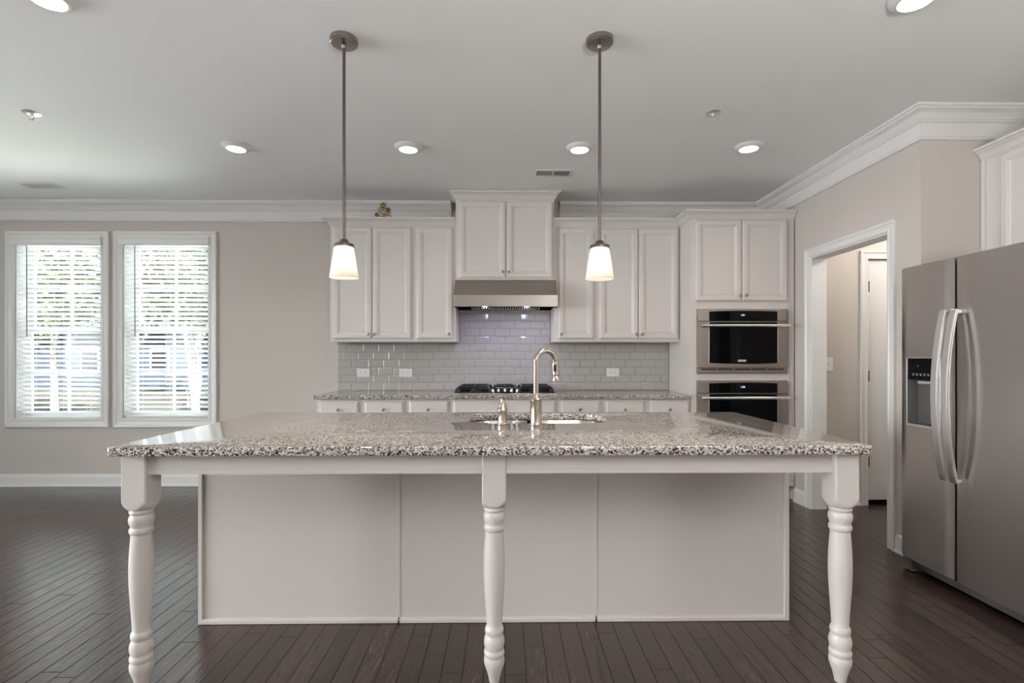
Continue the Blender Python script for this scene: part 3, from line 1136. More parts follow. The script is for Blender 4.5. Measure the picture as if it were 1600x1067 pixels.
def grate(x0, x1, y0, y1):
    bm = B()
    zt = CT + 0.062
    zf = CT + 0.014
    r = 0.0075
    ins = 0.030
    xa, xb, ya, yb = x0 + ins, x1 - ins, y0 + ins, y1 - ins

    def bar(p, q, rr=r):
        tube(bm, [p, q], rr, 8)
    # splayed outer frame and legs
    for (p, q) in (((xa, ya), (xb, ya)), ((xb, ya), (xb, yb)), ((xb, yb), (xa, yb)), ((xa, yb), (xa, ya))):
        bar((p[0], p[1], zt), (q[0], q[1], zt), 0.009)
    for p, f in (((xa, ya), (x0, y0)), ((xb, ya), (x1, y0)), ((xb, yb), (x1, y1)), ((xa, yb), (x0, y1))):
        tube(bm, [(p[0], p[1], zt), ((p[0] + f[0]) / 2, (p[1] + f[1]) / 2, zt - 0.014), (f[0], f[1], zf)], [0.009, 0.011, 0.010], 8)
    for (p, q) in (((x0, y0), (x1, y0)), ((x0, y0), (x0, y1)), ((x1, y0), (x1, y1)), ((x0, y1), (x1, y1))):
        bar((p[0], p[1], zf + 0.004), (q[0], q[1], zf + 0.004), 0.009)
    cy = (y0 + y1) / 2
    cxm = (x0 + x1) / 2
    bar((xa, cy, zt), (xb, cy, zt))
    for k in (0.25, 0.75):
        yy = y0 + (y1 - y0) * k
        bar((xa, yy, zt), (cxm - 0.035, yy, zt))
        bar((cxm + 0.035, yy, zt), (xb, yy, zt))
        bar((cxm, yy - 0.10, zt), (cxm, yy - 0.035, zt))
        bar((cxm, yy + 0.035, zt), (cxm, yy + 0.10, zt))
    return obj('grate', bm, M['iron'], t, smooth=True, label='black cast iron grate')


gx = [KX0 + 0.02, KX0 + 0.02 + W3 + 0.03, KX1 - 0.02 - W3 - 0.03, KX1 - 0.02]
grate(gx[0], gx[1] - 0.004, 4.455, 4.91)
grate(gx[1] + 0.004, gx[2] - 0.004, 4.60, 4.91)
grate(gx[2] + 0.004, gx[3], 4.455, 4.91)
for bx_, by_ in (((gx[0] + gx[1]) / 2, 4.57), ((gx[0] + gx[1]) / 2, 4.79), ((gx[1] + gx[2]) / 2, 4.75), ((gx[2] + gx[3]) / 2, 4.57), ((gx[2] + gx[3]) / 2, 4.79)):
    bm = B()
    lathe(bm, [(0.042, 0), (0.042, 0.012), (0.030, 0.014), (0.030, 0.022), (0.010, 0.025)], at(bx_, by_, CT + 0.0085), 20)
    obj('burner', bm, M['iron'], t, smooth=True)
for u, yk in ((770, 4.52), (778.5, 4.56), (789, 4.58), (799.5, 4.56), (808.7, 4.52)):
    x = px(u, 610, Y=yk).x
    bm = B()
    lathe(bm, [(0.023, 0), (0.023, 0.006), (0.017, 0.010), (0.015, 0.030), (0.0135, 0.034), (0.004, 0.035)], at(x, yk, CT + 0.0085), 18)
    box(bm, x - 0.003, x + 0.003, yk - 0.016, yk + 0.016, CT + 0.04, CT + 0.047)
    obj('control_knob', bm, M['chrome'], t, smooth=True, label='chrome burner knob')

# ------------------------------------------------------------------ island
IX0, IX1, IY0, IY1 = -1.426, 1.342, 2.405, 3.005
t = thing('kitchen_island', 'white kitchen island base with panelled front and three turned legs', 'island', (0, 2.4, 0))
bm = B()
zt = CT - 0.033
# open-topped carcass so that the sink bowls hang inside
box(bm, IX0 + 0.012, IX1 - 0.012, IY0 + 0.022, IY0 + 0.04, 0.0, zt)
box(bm, IX0 + 0.012, IX1 - 0.012, IY1 - 0.02, IY1, 0.1, zt)
box(bm, IX0, IX0 + 0.018, IY0 + 0.0405, IY1, 0.0, zt)
box(bm, IX1 - 0.018, IX1, IY0 + 0.0405, IY1, 0.0, zt)
box(bm, IX0 + 0.0185, IX1 - 0.0185, IY0 + 0.0405, IY1 - 0.0205, 0.1, 0.12)
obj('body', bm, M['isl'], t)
pxs = [px(317, 900, Y=IY0 + 0.012).x, px(622.5, 900, Y=IY0 + 0.012).x, px(624.5, 900, Y=IY0 + 0.012).x, px(930, 900, Y=IY0 + 0.012).x, px(932, 900, Y=IY0 + 0.012).x, px(1225.5, 900, Y=IY0 + 0.012).x]
for i in range(3):
    bm = B()
    box(bm, pxs[2 * i], pxs[2 * i + 1], IY0 + 0.010, IY0 + 0.0215, 0.004, zt)
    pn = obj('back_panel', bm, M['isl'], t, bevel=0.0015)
    bm = B()
    sweep(bm, [(pxs[2 * i + 1] - 0.002, IY0 + 0.0098), (pxs[2 * i] + 0.002, IY0 + 0.0098)], [(0, 0.002), (0.011, 0.002), (0.011, 0.016), (0.008, 0.023), (0, 0.026)], lambda a, b, h: (a, b, h))
    obj('shoe_moulding', bm, M['isl'], pn)
for sx in (pxs[1], pxs[3]):
    obj('panel_joint', onebox(sx - 0.004, sx + 0.009, IY0 + 0.0082, IY0 + 0.0097, 0.024, zt), M['isl'], t, bevel=0.001)
for a, b in ((IX0 - 0.004, px(315.8, 900, Y=IY0).x), (px(1226.3, 900, Y=IY0).x, IX1 + 0.004)):
    obj('corner_trim', onebox(a, b, IY0, IY0 + 0.03, 0.0, zt), M['isl'], t, bevel=0.002)


def leg_mesh(cx, cy, w):
    s402 = 405.2
    H = CT - 0.034
    zt_ = lambda yc: max(0.0, 1.25 - (640 + yc / 2.5 - 557) / s402)
    hw = w / 2
    n = 64
    bm = B()

    def loop(z, rmax, square):
        lp = []
        for k in range(n):
            a = 2 * PI * (k + 0.5) / n
            c, s = math.cos(a), math.sin(a)
            r = hw / max(abs(c), abs(s)) if square else rmax
            r = min(r, rmax)
            lp.append((cx + c * r, cy + s * r, z))
        return lp
    L = [loop(H, 9, True), loop(zt_(330), 9, True)]
    for yc, rr in ((338, 0.0645), (348, 0.060), (358, 0.0545), (366, 0.049), (371, 0.044)):
        L.append(loop(zt_(yc), rr, True))
    prof = [(372, 33), (374, 37), (378, 40), (385, 40.5), (390, 38.5), (393, 35.5), (397, 37.5), (404, 41), (413, 42.3), (424, 41), (434, 37.8), (441, 35.8), (444, 36.5), (448, 39.5),
            (456, 40.8), (463, 39.5), (467, 36.8), (469, 34.8), (480, 35.2), (510, 37.5), (545, 39.8), (585, 41.2), (625, 41.3), (665, 40.0), (700, 38.2), (740, 35.5), (780, 32.8), (820, 30.6), (838, 30.0),
            (841, 31.5), (845, 34.5), (853, 36.2), (862, 35.8), (868, 33.5), (871, 33.0), (876, 35.0), (885, 38.3), (897, 40.2), (910, 39.6), (921, 37), (927, 35.5), (930, 36.0), (934, 38.8), (942, 40), (950, 38.8), (954, 36.5), (957, 36.8), (964, 39.5), (974, 40.2), (986, 38.6),
            (1000, 34.0), (1015, 28.5), (1030, 25.0), (1043, 22.0), (1051, 20.6), (1057, 19.6), (1058.5, 17.8)]
    zlow = zt_(1058.5)
    for yc, hpx in prof:
        z = (zt_(yc) - zlow) * (H / (H - zlow) if False else 1) - 0
        z = zt_(yc) - zlow * (1 - (zt_(yc) / zt_(372)) ** 0.5) if zlow > 0 else zt_(yc)
        L.append(loop(max(z, 0.0), hpx / 2.5 / s402 * 1.0, False))
    rings(bm, L)
    return bm


LW = 0.0915
legs = ((-1.420 + LW / 2, 1.910 + LW / 2), (px(772, 760, Y=1.93).x, 1.925 + LW / 2), (1.336 - LW / 2, 1.908 + LW / 2))
for cx, cy in legs:
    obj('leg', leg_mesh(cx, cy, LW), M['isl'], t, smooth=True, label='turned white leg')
# aprons: stepped board between the legs and back along the ends
APH = [(0, zt), (0, 0.8085), (0.006, 0.8085), (0.006, 0.825), (0.0, 0.828)]


def apron(a0, a1, y):
    bm = B()
    box(bm, a0, a1, y, y + 0.02, 0.812, zt)
    box(bm, a0, a1, y - 0.005, y + 0.019, 0.8105, 0.828)
    return obj('apron', bm, M['isl'], t)


apron(legs[0][0] + LW / 2, legs[1][0] - LW / 2, legs[0][1] - LW / 2 + 0.020)
apron(legs[1][0] + LW / 2, legs[2][0] - LW / 2, legs[0][1] - LW / 2 + 0.020)
for cx, sx in ((legs[0][0], -1), (legs[2][0], 1)):
    bm = B()
    xa = cx + sx * (LW / 2 - 0.020)
    box(bm, min(xa, xa - sx * 0.02), max(xa, xa - sx * 0.02), legs[0][1] + LW / 2, IY0, 0.8105, zt)
    obj('side_apron', bm, M['isl'], t)

# island countertop with the sink cut-out
SLX0, SLX1, SLY0, SLY1 = -1.4457, 1.365, 1.874, 3.03
SKX0, SKX1, SKY0, SKY1 = px(736, 658, z=CT).x - 0.01, px(953, 661, z=CT).x + 0.012, 2.525, 2.945


def rrect(x0, x1, y0, y1, r, n=10):
    pts = []
    for cx, cy, a0 in ((x1 - r, y1 - r, 0), (x0 + r, y1 - r, 90), (x0 + r, y0 + r, 180), (x1 - r, y0 + r, 270)):
        for k in range(n + 1):
            a = R(a0 + 90 * k / n)
            pts.append((cx + r * math.cos(a), cy + r * math.sin(a)))
    return pts


bm = B()
SR = 0.13
hole = rrect(SKX0, SKX1, SKY0, SKY1, SR)
nh = len(hole)
e = 0.004
ztop, zbot = CT, CT - 0.033
layers = []
for z, ins in ((ztop, e), (ztop - e * 0.3, e * 0.3), (ztop - e, 0), (zbot + e, 0), (zbot + e * 0.3, e * 0.3), (zbot, e)):
    outer = rrect(SLX0 + ins, SLX1 - ins, SLY0 + ins, SLY1 - ins, 0.012, 10)
    inner = rrect(SKX0 - ins, SKX1 + ins, SKY0 - ins, SKY1 + ins, SR + ins)
    layers.append(([bm.verts.new((x, y, z)) for x, y in outer], [bm.verts.new((x, y, z)) for x, y in inner]))
for (oa, ia), (ob, ib) in zip(layers, layers[1:]):
    for A_, B_ in ((oa, ob), (ia, ib)):
        for i in range(nh):
            j = (i + 1) % nh
            bm.faces.new((A_[i], A_[j], B_[j], B_[i]))
for oo, ii in (layers[0], layers[-1]):
    for i in range(nh):
        j = (i + 1) % nh
        bm.faces.new((oo[i], oo[j], ii[j], ii[i]))
o = obj('countertop', bm, M['granite'], None, smooth=True)
tag(o, 'large speckled granite island countertop with the sink cut into it', 'countertop')

# undermount sink: two bowls
t = thing('kitchen_sink', 'undermount stainless double-bowl sink set into the island countertop', 'sink', ((SKX0 + SKX1) / 2, (SKY0 + SKY1) / 2, CT - 0.25))
zr = CT - 0.0335
xm = SKX0 + (SKX1 - SKX0) * 0.44


def bowl(x0, x1, r):
    bm = B()
    L = []
    for (ins, dz) in ((-0.022, 0.0), (-0.004, 0.0), (0.002, -0.006), (0.006, -0.05), (0.012, -0.16), (0.030, -0.195), (0.07, -0.205), (0.16, -0.208)):
        rr = max(0.02, r - max(ins, 0) * 0.5)
        ix = min(ins, (x1 - x0) / 2 - 0.03)
        iy = min(ins, (SKY1 - SKY0) / 2 - 0.03)
        rr = min(rr, (x1 - x0) / 2 - ix - 0.001, (SKY1 - SKY0) / 2 - iy - 0.001)
        if ins < 0:
            ix = iy = ins
        L.append([(x, y, zr + dz) for x, y in rrect(x0 + ix, x1 - ix, SKY0 + iy, SKY1 - iy, rr, 8)])
    rings(bm, L, cap0=False, cap1=True)
    bw = obj('bowl', bm, M['sinksteel'], t, smooth='all')
    sm = bw.modifiers.new('thick', 'SOLIDIFY')
    sm.thickness = 0.0012
    cx, cy = (x0 + x1) / 2, (SKY0 + SKY1) / 2
    bm = B()
    lathe(bm, [(0.045, 0), (0.043, 0.003), (0.03, 0.002), (0.01, 0.001)], at(cx, cy, zr - 0.2072), 20)
    obj('drain', bm, M['chrome'], bw, smooth=True)


bowl(SKX0 + 0.005, xm - 0.012, 0.12)
bowl(xm + 0.012, SKX1 - 0.005, 0.12)

# faucet
FP = px(837.5, 663.3, z=CT)
FX, FY = FP.x, FP.y
t = thing('kitchen_faucet', 'tall brushed nickel gooseneck faucet with pull-down spray head', 'faucet', (FX, FY, CT))


def fluted(bm, prof, fn, n=48, flutes=14, depth=0.06):
    loops = []
    for r, h, fl in prof:
        lp = []
        for k in range(n * 2):
            a = 2 * PI * k / (n * 2)
            rr = r * (1 - (depth * (0.5 + 0.5 * math.cos(a * flutes)) if fl else 0))
            lp.append(fn(rr * math.cos(a), rr * math.sin(a), h))
        loops.append(lp)
    rings(bm, loops)


bm = B()
fluted(bm, [(0.031, 0, 0), (0.031, 0.004, 0), (0.0285, 0.008, 0), (0.0275, 0.012, 1), (0.0275, 0.112, 1), (0.0285, 0.116, 0), (0.0285, 0.121, 0), (0.024, 0.124, 0), (0.020, 0.132, 0), (0.0165, 0.142, 0), (0.0155, 0.148, 0), (0.0138, 0.150, 0)], at(FX, FY, CT + 0.0005))
obj('base', bm, M['nickel'], t, smooth=True)
ex, ey = 0.100, 0.085
az = Vector((ex, ey, 0))
Lr = az.length / 2
dirn = az.normalized()
zarc = CT + 0.308
pts = [Vector((FX, FY, CT + 0.149)), Vector((FX, FY, CT + 0.20)), Vector((FX, FY, CT + 0.26))]
for k in range(0, 15):
    a = PI * k / 14 * 0.93
    pts.append(Vector((FX, FY, zarc)) + dirn * (Lr - Lr * math.cos(a)) + Vector((0, 0, 1)) * Lr * 0.78 * math.sin(a))
endp = pts[-1]
dn = (Vector((dirn.x * 0.10, dirn.y * 0.10, -1))).normalized()
pts.append(endp + dn * 0.018)
bm = B()
tube(bm, pts, 0.0132, 16)
obj('gooseneck', bm, M['nickel'], t, smooth=True)
h0 = pts[-1]
bm = B()
tube(bm, [h0 - dn * 0.002, h0 + dn * 0.003, h0 + dn * 0.006, h0 + dn * 0.055, h0 + dn * 0.060, h0 + dn * 0.064, h0 + dn * 0.068, h0 + dn * 0.086, h0 + dn * 0.092],
     [0.0135, 0.0158, 0.0160, 0.0178, 0.0190, 0.0190, 0.0165, 0.0225, 0.0225], 18)
sp = obj('spray_head', bm, M['nickel'], t, smooth=True)
bm = B()
c0 = h0 + dn * 0.030 + Vector((-0.004, -0.0163, 0))
rings(bm, [[c0 + Vector((x, dy, z)) for x, z in rrect(-0.0075, 0.0075, -0.018, 0.018, 0.006, 4)] for dy in (0.004, -0.003)])
obj('spray_button', bm, M['blackp'], sp, label='black spray button')
bm = B()
tube(bm, [(FX + 0.0285, FY + 0.003, CT + 0.075), (FX + 0.040, FY + 0.012, CT + 0.076)], 0.012, 12)
tube(bm, [(FX + 0.036, FY + 0.012, CT + 0.078), (FX + 0.037, FY + 0.05, CT + 0.10)], [0.006, 0.004], 10)
bm.free()

# soap dispenser
SP = px(785, 663, z=CT)
t = thing('soap_dispenser', 'short brushed nickel soap dispenser beside the faucet', 'soap dispenser', (SP.x, SP.y, CT))
bm = B()
fluted(bm, [(0.0265, 0, 0), (0.0265, 0.003, 0), (0.0235, 0.006, 0), (0.0225, 0.009, 1), (0.0225, 0.064, 1), (0.0235, 0.067, 0)], at(SP.x, SP.y, CT + 0.0005), flutes=12)
obj('base', bm, M['nickel'], t, smooth=True)
bm = B()
lathe(bm, [(0.0270, 0.0), (0.0265, 0.005), (0.0225, 0.012), (0.0195, 0.026), (0.0175, 0.034), (0.0125, 0.041), (0.0100, 0.046), (0.0090, 0.062), (0.0115, 0.066), (0.0115, 0.071), (0.004, 0.073)], at(SP.x, SP.y, CT + 0.0676), 24)
pm = obj('pump_head', bm, M['nickel'], t, smooth=True)
bm = B()
tube(bm, [(SP.x, SP.y + 0.004, CT + 0.132), (SP.x + 0.004, SP.y + 0.05, CT + 0.131), (SP.x + 0.006, SP.y + 0.072, CT + 0.120)], 0.0062, 10)
obj('spout', bm, M['nickel'], pm, smooth=True)

# ------------------------------------------------------------------ fridge
FRX = 2.353
FY1 = 3.018
FY0 = FY1 - 0.905
YS = px(1490.3, 650, X=FRX).y
FZ0, FZ1 = px(1405, 864.5, X=FRX).z, px(1405.3, 420.8, X=FRX).z
t = thing('refrigerator', 'stainless side-by-side refrigerator with ice and water dispenser', 'refrigerator', (FRX + 0.4, (FY0 + FY1) / 2, 0))
bm = B()
box(bm, FRX + 0.075, XF - 0.04, FY0 + 0.006, FY1 - 0.006, 0.03, FZ1 - 0.012)
obj('cabinet_body', bm, M['grey'], t, bevel=0.004)
obj('door_gasket', onebox(FRX + 0.058, FRX + 0.0745, FY0 + 0.012, FY1 - 0.012, FZ0 + 0.01, FZ1 - 0.014), M['blackp'], t)


def fridge_door(name, y0, y1, hole=None):
    bm = B()
    bow = 0.004
    ys = sorted(set([y0 + (y1 - y0) * k / 12 for k in range(13)] + ([hole[0], hole[1]] if hole else [])))
    zs = sorted(set([FZ0 + (FZ1 - FZ0) * k / 6 for k in range(7)] + ([hole[2], hole[3]] if hole else [])))

    def X(y):
        s = (y - y0) / (y1 - y0) * 2 - 1
        return FRX + bow * s * s + 0.008 * max(0.0, abs(s) - 0.955) / 0.045
    g = [[bm.verts.new((X(y), y, z)) for z in zs] for y in ys]
    for i in range(len(ys) - 1):
        for j in range(len(zs) - 1):
            if hole and hole[0] - 1e-6 <= ys[i] and ys[i + 1] <= hole[1] + 1e-6 and hole[2] - 1e-6 <= zs[j] and zs[j + 1] <= hole[3] + 1e-6:
                continue
            bm.faces.new((g[i][j], g[i + 1][j], g[i + 1][j + 1], g[i][j + 1]))
    # sides
    xb = FRX + 0.057
    ring = [g[i][0] for i in range(len(ys))] + [g[-1][j] for j in range(1, len(zs))] + [g[i][-1] for i in range(len(ys) - 2, -1, -1)] + [g[0][j] for j in range(len(zs) - 2, 0, -1)]
    back = [bm.verts.new((xb, v.co.y, v.co.z)) for v in ring]
    for i in range(len(ring)):
        j = (i + 1) % len(ring)
        bm.faces.new((ring[i], ring[j], back[j], back[i]))
    bm.faces.new(back)
    return obj(name, bm, M['fridge'], t, smooth=True)


HY0, HY1 = px(1470, 600, X=FRX).y, px(1416.8, 600, X=FRX).y
HZ0, HZ1 = px(1416.6, 664, X=FRX).z, px(1416.6, 558.3, X=FRX).z
fz = fridge_door('freezer_door', YS + 0.006, FY1, (HY0, HY1, HZ0, HZ1))
fd = fridge_door('fridge_door', FY0, YS - 0.006)
# dispenser: pale frame, black control strip, recessed niche
bm = B()
fr = 0.006
for (a, b, c, d) in ((HY0, HY1, HZ1 - fr, HZ1), (HY0, HY1, HZ0, HZ0 + 0.014), (HY0, HY0 + fr, HZ0 + 0.014, HZ1 - fr), (HY1 - fr, HY1, HZ0 + 0.014, HZ1 - fr)):
    box(bm, FRX - 0.004, FRX + 0.012, a, b, c, d)
disp = obj('dispenser', bm, M['satin'], fz, bevel=0.002, label='ice and water dispenser niche')
# (sub-parts of the door: the strip, the niche and what is in it)
HC = px(1418, 592.5, X=FRX).z
obj('dispenser_controls', onebox(FRX + 0.0005, FRX + 0.012, HY0 + fr, HY1 - fr, HC, HZ1 - fr), M['black'], fz, bevel=0.001, label='black control strip')
bm = B()
a, b, c, d = HY0 + fr, HY1 - fr, HZ0 + 0.014, HC
xb = FRX + 0.052
v = lambda x, y, z: bm.verts.new((x, y, z))
q = [v(FRX + 0.001, a, c), v(FRX + 0.001, b, c), v(FRX + 0.001, b, d), v(FRX + 0.001, a, d), v(xb, a + 0.015, c + 0.004), v(xb, b - 0.015, c + 0.004), v(xb, b - 0.015, d), v(xb, a + 0.015, d)]
for idx in ((0, 1, 5, 4), (1, 2, 6, 5), (2, 3, 7, 6), (3, 0, 4, 7), (4, 5, 6, 7)):
    bm.faces.new([q[i] for i in idx])
obj('dispenser_niche', bm, M['grey'], fz)
bm = B()
ym = (HY0 + HY1) / 2 - 0.02
box(bm, FRX + 0.012, FRX + 0.046, ym - 0.05, ym + 0.075, HC - 0.022, HC - 0.006)
box(bm, FRX + 0.038, FRX + 0.045, ym - 0.045, ym + 0.012, HZ0 + 0.095, HC - 0.022)
box(bm, FRX + 0.034, FRX + 0.044, ym - 0.045, ym + 0.012, HZ0 + 0.03, HZ0 + 0.095)
obj('dispenser_paddle', bm, M['lgrey'], fz, bevel=0.002)
bm = B()
for k in range(6):
    y = HY1 - 0.035 - k * 0.026
    z = px(1425, 586, X=FRX).z
    box(bm, FRX - 0.0003, FRX + 0.0004, y - 0.022, y - 0.004, z + 0.008, z + 0.010)
    box(bm, FRX - 0.0003, FRX + 0.0004, y - 0.018, y - 0.008, z - 0.001, z + 0.004)
box(bm, FRX - 0.0003, FRX + 0.0004, HY1 - 0.085, HY1 - 0.075, z + 0.052, z + 0.055)
obj('control_icons', bm, M['lgrey'], fz)


def fridge_handle(parent, y, lean):
    bm = B()
    z0, z1 = px(1490, 752, X=FRX).z, px(1490, 484, X=FRX).z
    n = 28
    L = []
    for k in range(n + 1):
        s = k / n
        off = 0.016 + 0.052 * math.sin(PI * s) ** 0.8
        z = z0 + (z1 - z0) * s
        ds = 0.052 * PI * math.cos(PI * s) * 0.8 / (z1 - z0)
        nx = Vector((-1, 0, -ds)).normalized()
        tz = 0.016
        c = Vector((FRX - off, y, z))
        L.append([c + Vector((0, 0.020, 0)), c + nx * tz + Vector((0, 0.020, 0)), c + nx * tz + Vector((0, -0.020, 0)), c + Vector((0, -0.020, 0))])
    rings(bm, L)
    for z in (z0 + 0.012, z1 - 0.012):
        box(bm, FRX - 0.020, FRX + 0.004, y - 0.014, y + 0.014, z - 0.011, z + 0.011)
    return obj('handle', bm, M['satin'], parent, bevel=0.004, seg=3, label='long bowed satin steel handle')


fridge_handle(fz, YS + 0.032, 1)
fridge_handle(fd, YS - 0.032, -1)
bm = B()
prism(bm, [(FRX + 0.016, FZ0 - 0.004), (FRX + 0.040, 0.022), (FRX + 0.0745, 0.022), (FRX + 0.0745, FZ0 - 0.004)], FY0 + 0.01, FY1 - 0.075, lambda p, q, s: (p, s, q))
obj('kick_grille', bm, M['grey'], t, bevel=0.002)
bm = B()
box(bm, FRX + 0.014, FRX + 0.0745, FY1 - 0.0735, FY1 - 0.004, 0.012, FZ0 - 0.010)
box(bm, FRX + 0.004, FRX + 0.0745, FY1 - 0.088, FY1 - 0.014, 0.008, 0.0118)
obj('hinge_foot', bm, M['grey'], t, bevel=0.002)
for yy in (FY0 + 0.08, FY1 - 0.08):
    bm = B()
    lathe(bm, [(0.02, 0), (0.02, 0.022), (0.012, 0.03)], at(FRX + 0.13, yy, 0), 14)
    obj('foot', bm, M['blackp'], t)

# cabinet above the fridge
FCX = 2.86
yb1 = YRET - 0.004
t = thing('fridge_cabinet', 'white cabinet above the refrigerator with a crown along its top', 'cabinet', (FCX, 2.6, 1.83))
bm = B()
box(bm, FCX + 0.021, XF - 0.002, FY0 - 0.02, yb1, 1.815, 2.428)
obj('body', bm, M['cab'], t, bevel=0.0015)
obj('end_strip', onebox(FCX + 0.010, FCX + 0.0205, yb1 - 0.024, yb1, 1.815, 2.428), M['cab'], t, bevel=0.0015)
yd = px(1561, 300, X=FCX).y
for a, b, ky in ((yd - 0.435, yd, yd - 0.405), (FY0 - 0.015, yd - 0.437, yd - 0.467)):
    bm = B()
    panel(bm, a, b, 1.83, 2.42, DOORP, plane_x(FCX))
    dr = obj('door', bm, M['cab'], t)
    make_knob(dr, FCX - 0.0002, ky, 1.88, 'x')
crown_part(t, [(FCX + 0.02, FY0 - 0.02), (FCX + 0.02, yb1)], 2.424)
# reverse travel so that the crown leans into the room
# ------------------------------------------------------------------ lamps
def pendant(x, y, zbot, label):
    t = thing('pendant_lamp', label, 'pendant lamp', (x, y, ZC), 'pendant lamps over the island')
    bm = B()
    lathe(bm, [(0.064, -0.0005), (0.0645, -0.003), (0.0635, -0.020), (0.061, -0.0215), (0.0585, -0.0225), (0.058, -0.026), (0.030, -0.030), (0.011, -0.031), (0.010, -0.040), (0.0075, -0.044)], at(x, y, ZC), 40)
    obj('canopy', bm, M['canopy'], t, smooth=True)
    ztop = zbot + 0.143
    bm = B()
    tube(bm, [(x, y, ztop + 0.030), (x, y, ZC - 0.03)], 0.0072, 12)
    obj('rod', bm, M['bronze'], t, smooth=True)
    bm = B()
    lathe(bm, [(0.0085, 0.036), (0.0165, 0.032), (0.021, 0.020), (0.026, 0.012), (0.045, 0.010), (0.0465, 0.004), (0.0465, -0.003), (0.040, -0.004), (0.018, -0.006)], at(x, y, ztop), 32)
    obj('shade_cap', bm, M['bronze'], t, smooth=True)
    bm = B()
    pr = [(0.0425, 0.0), (0.0445, -0.006), (0.0515, -0.05), (0.0595, -0.10), (0.0665, -0.141), (0.0672, -0.143)]
    rings(bm, [[(x + r * math.cos(2 * PI * k / 48), y + r * math.sin(2 * PI * k / 48), ztop - 0.0045 + h) for k in range(48)] for r, h in pr], False, False)
    sh = obj('lamp_shade', bm, M['shade'], t, smooth='all', label='lit frosted glass shade')
    md = sh.modifiers.new('thick', 'SOLIDIFY')
    md.thickness = 0.003
    bm = B()
    lathe(bm, [(0.010, 0.06), (0.013, 0.045), (0.022, 0.028), (0.028, 0.010), (0.029, -0.002), (0.024, -0.018), (0.012, -0.028), (0.003, -0.030)], at(x, y, ztop - 0.075), 20)
    obj('bulb', bm, M['bulb'], t, smooth=True)
    d = bpy.data.lights.new('pendant_light', 'SPOT')
    d.energy = 14
    d.color = (1.0, 0.9, 0.78)
    d.spot_size = R(118)
    d.spot_blend = 0.9
    d.shadow_soft_size = 0.03
    lo = bpy.data.objects.new('pendant_light', d)
    lo.location = (x, y, zbot + 0.03)
    COL.objects.link(lo)
    return t


pz1 = px(539.5, 432, Y=2.41)
p1 = px(537.5, 61, z=ZC)
p2 = px(937.0, 61.5, z=ZC)
pendant(p1.x, p1.y, px(537, 432.5, Y=p1.y).z, 'lit pendant lamp over the island, nearer to the windows')
pendant(p2.x, p2.y, px(937, 434.5, Y=p2.y).z, 'lit pendant lamp over the island, nearer to the ovens')

# ceiling disc lights
t = thing('ceiling_light', 'lit', 'ceiling light', (0, 0, ZC), 'round recessed lights in the ceiling')
bm = B()
lathe(bm, [(0.0965, -0.0004), (0.0965, -0.004), (0.090, -0.011), (0.078, -0.021), (0.0665, -0.0255), (0.064, -0.025), (0.062, -0.020), (0.0615, -0.017)], at(0, 0, ZC), 48, True, False)
obj('trim_ring', bm, M['whitem'], t, smooth=True)
bm = B()
lathe(bm, [(0.0613, -0.0170), (0.0605, -0.0185), (0.05, -0.0200), (0.02, -0.0208), (0.002, -0.0210)], at(0, 0, ZC), 40)
obj('lens', bm, M['lens'], t, smooth=True, label='glowing white lens')
spots = [(369, 229.5, 'lit round ceiling light above the window end of the rear counter'),
         (638, 230.5, 'lit round ceiling light just in front of the ornament cabinet'),
         (905.5, 231, 'lit round ceiling light nearest the slotted ceiling vent'),
         (1170, 229.5, 'lit round ceiling light in front of the tall oven cabinet'),
         (75, -5, 'lit round ceiling light cut by the frame above the dining side'),
         (1431, -4, 'lit round ceiling light cut by the frame above the fridge side')]
for i, (u, v_, lab) in enumerate(spots):
    o = t if i == 0 else copy_tree(t)
    p = px(u, v_, z=ZC - 0.006)
    o.location = (p.x, p.y, ZC)
    o['label'] = lab
    d = bpy.data.lights.new('ceiling_light_beam', 'SPOT')
    d.energy = 16
    d.color = (1.0, 0.92, 0.82)
    d.spot_size = R(140)
    d.spot_blend = 0.9
    d.shadow_soft_size = 0.06
    lo = bpy.data.objects.new('ceiling_light_beam', d)
    lo.location = (p.x, p.y, ZC - 0.035)
    COL.objects.link(lo)

d = bpy.data.lights.new('hall_fill', 'POINT')  # added lamp out of view, brightens the hall
d.energy = 28
d.color = (1.0, 0.96, 0.92)
d.shadow_soft_size = 0.12
lo = bpy.data.objects.new('hall_fill', d)
lo.location = (3.45, 3.62, ZC - 0.12)
COL.objects.link(lo)

# sprinklers
t = thing('fire_sprinkler', 'x', 'sprinkler', (0, 0, ZC), 'fire sprinklers in the ceiling')
bm = B()
lathe(bm, [(0.047, -0.0004), (0.047, -0.003), (0.040, -0.007), (0.024, -0.010), (0.016, -0.010)], at(0, 0, ZC), 32)
obj('escutcheon', bm, M['satin'], t, smooth=True)
bm = B()
lathe(bm, [(0.011, -0.0102), (0.011, -0.020), (0.006, -0.022)], at(0, 0, ZC), 14)
tube(bm, [(-0.010, 0, ZC - 0.018), (-0.013, 0, ZC - 0.030), (-0.004, 0, ZC - 0.045)], 0.0028, 8)
tube(bm, [(0.010, 0, ZC - 0.018), (0.013, 0, ZC - 0.030), (0.004, 0, ZC - 0.045)], 0.0028, 8)
obj('nozzle', bm, M['chrome'], t, smooth=True)
bm = B()
lathe(bm, [(0.004, -0.043), (0.015, -0.047), (0.0155, -0.049), (0.003, -0.050)], at(0, 0, ZC), 16)
obj('deflector', bm, M['whitem'], t, smooth=True)
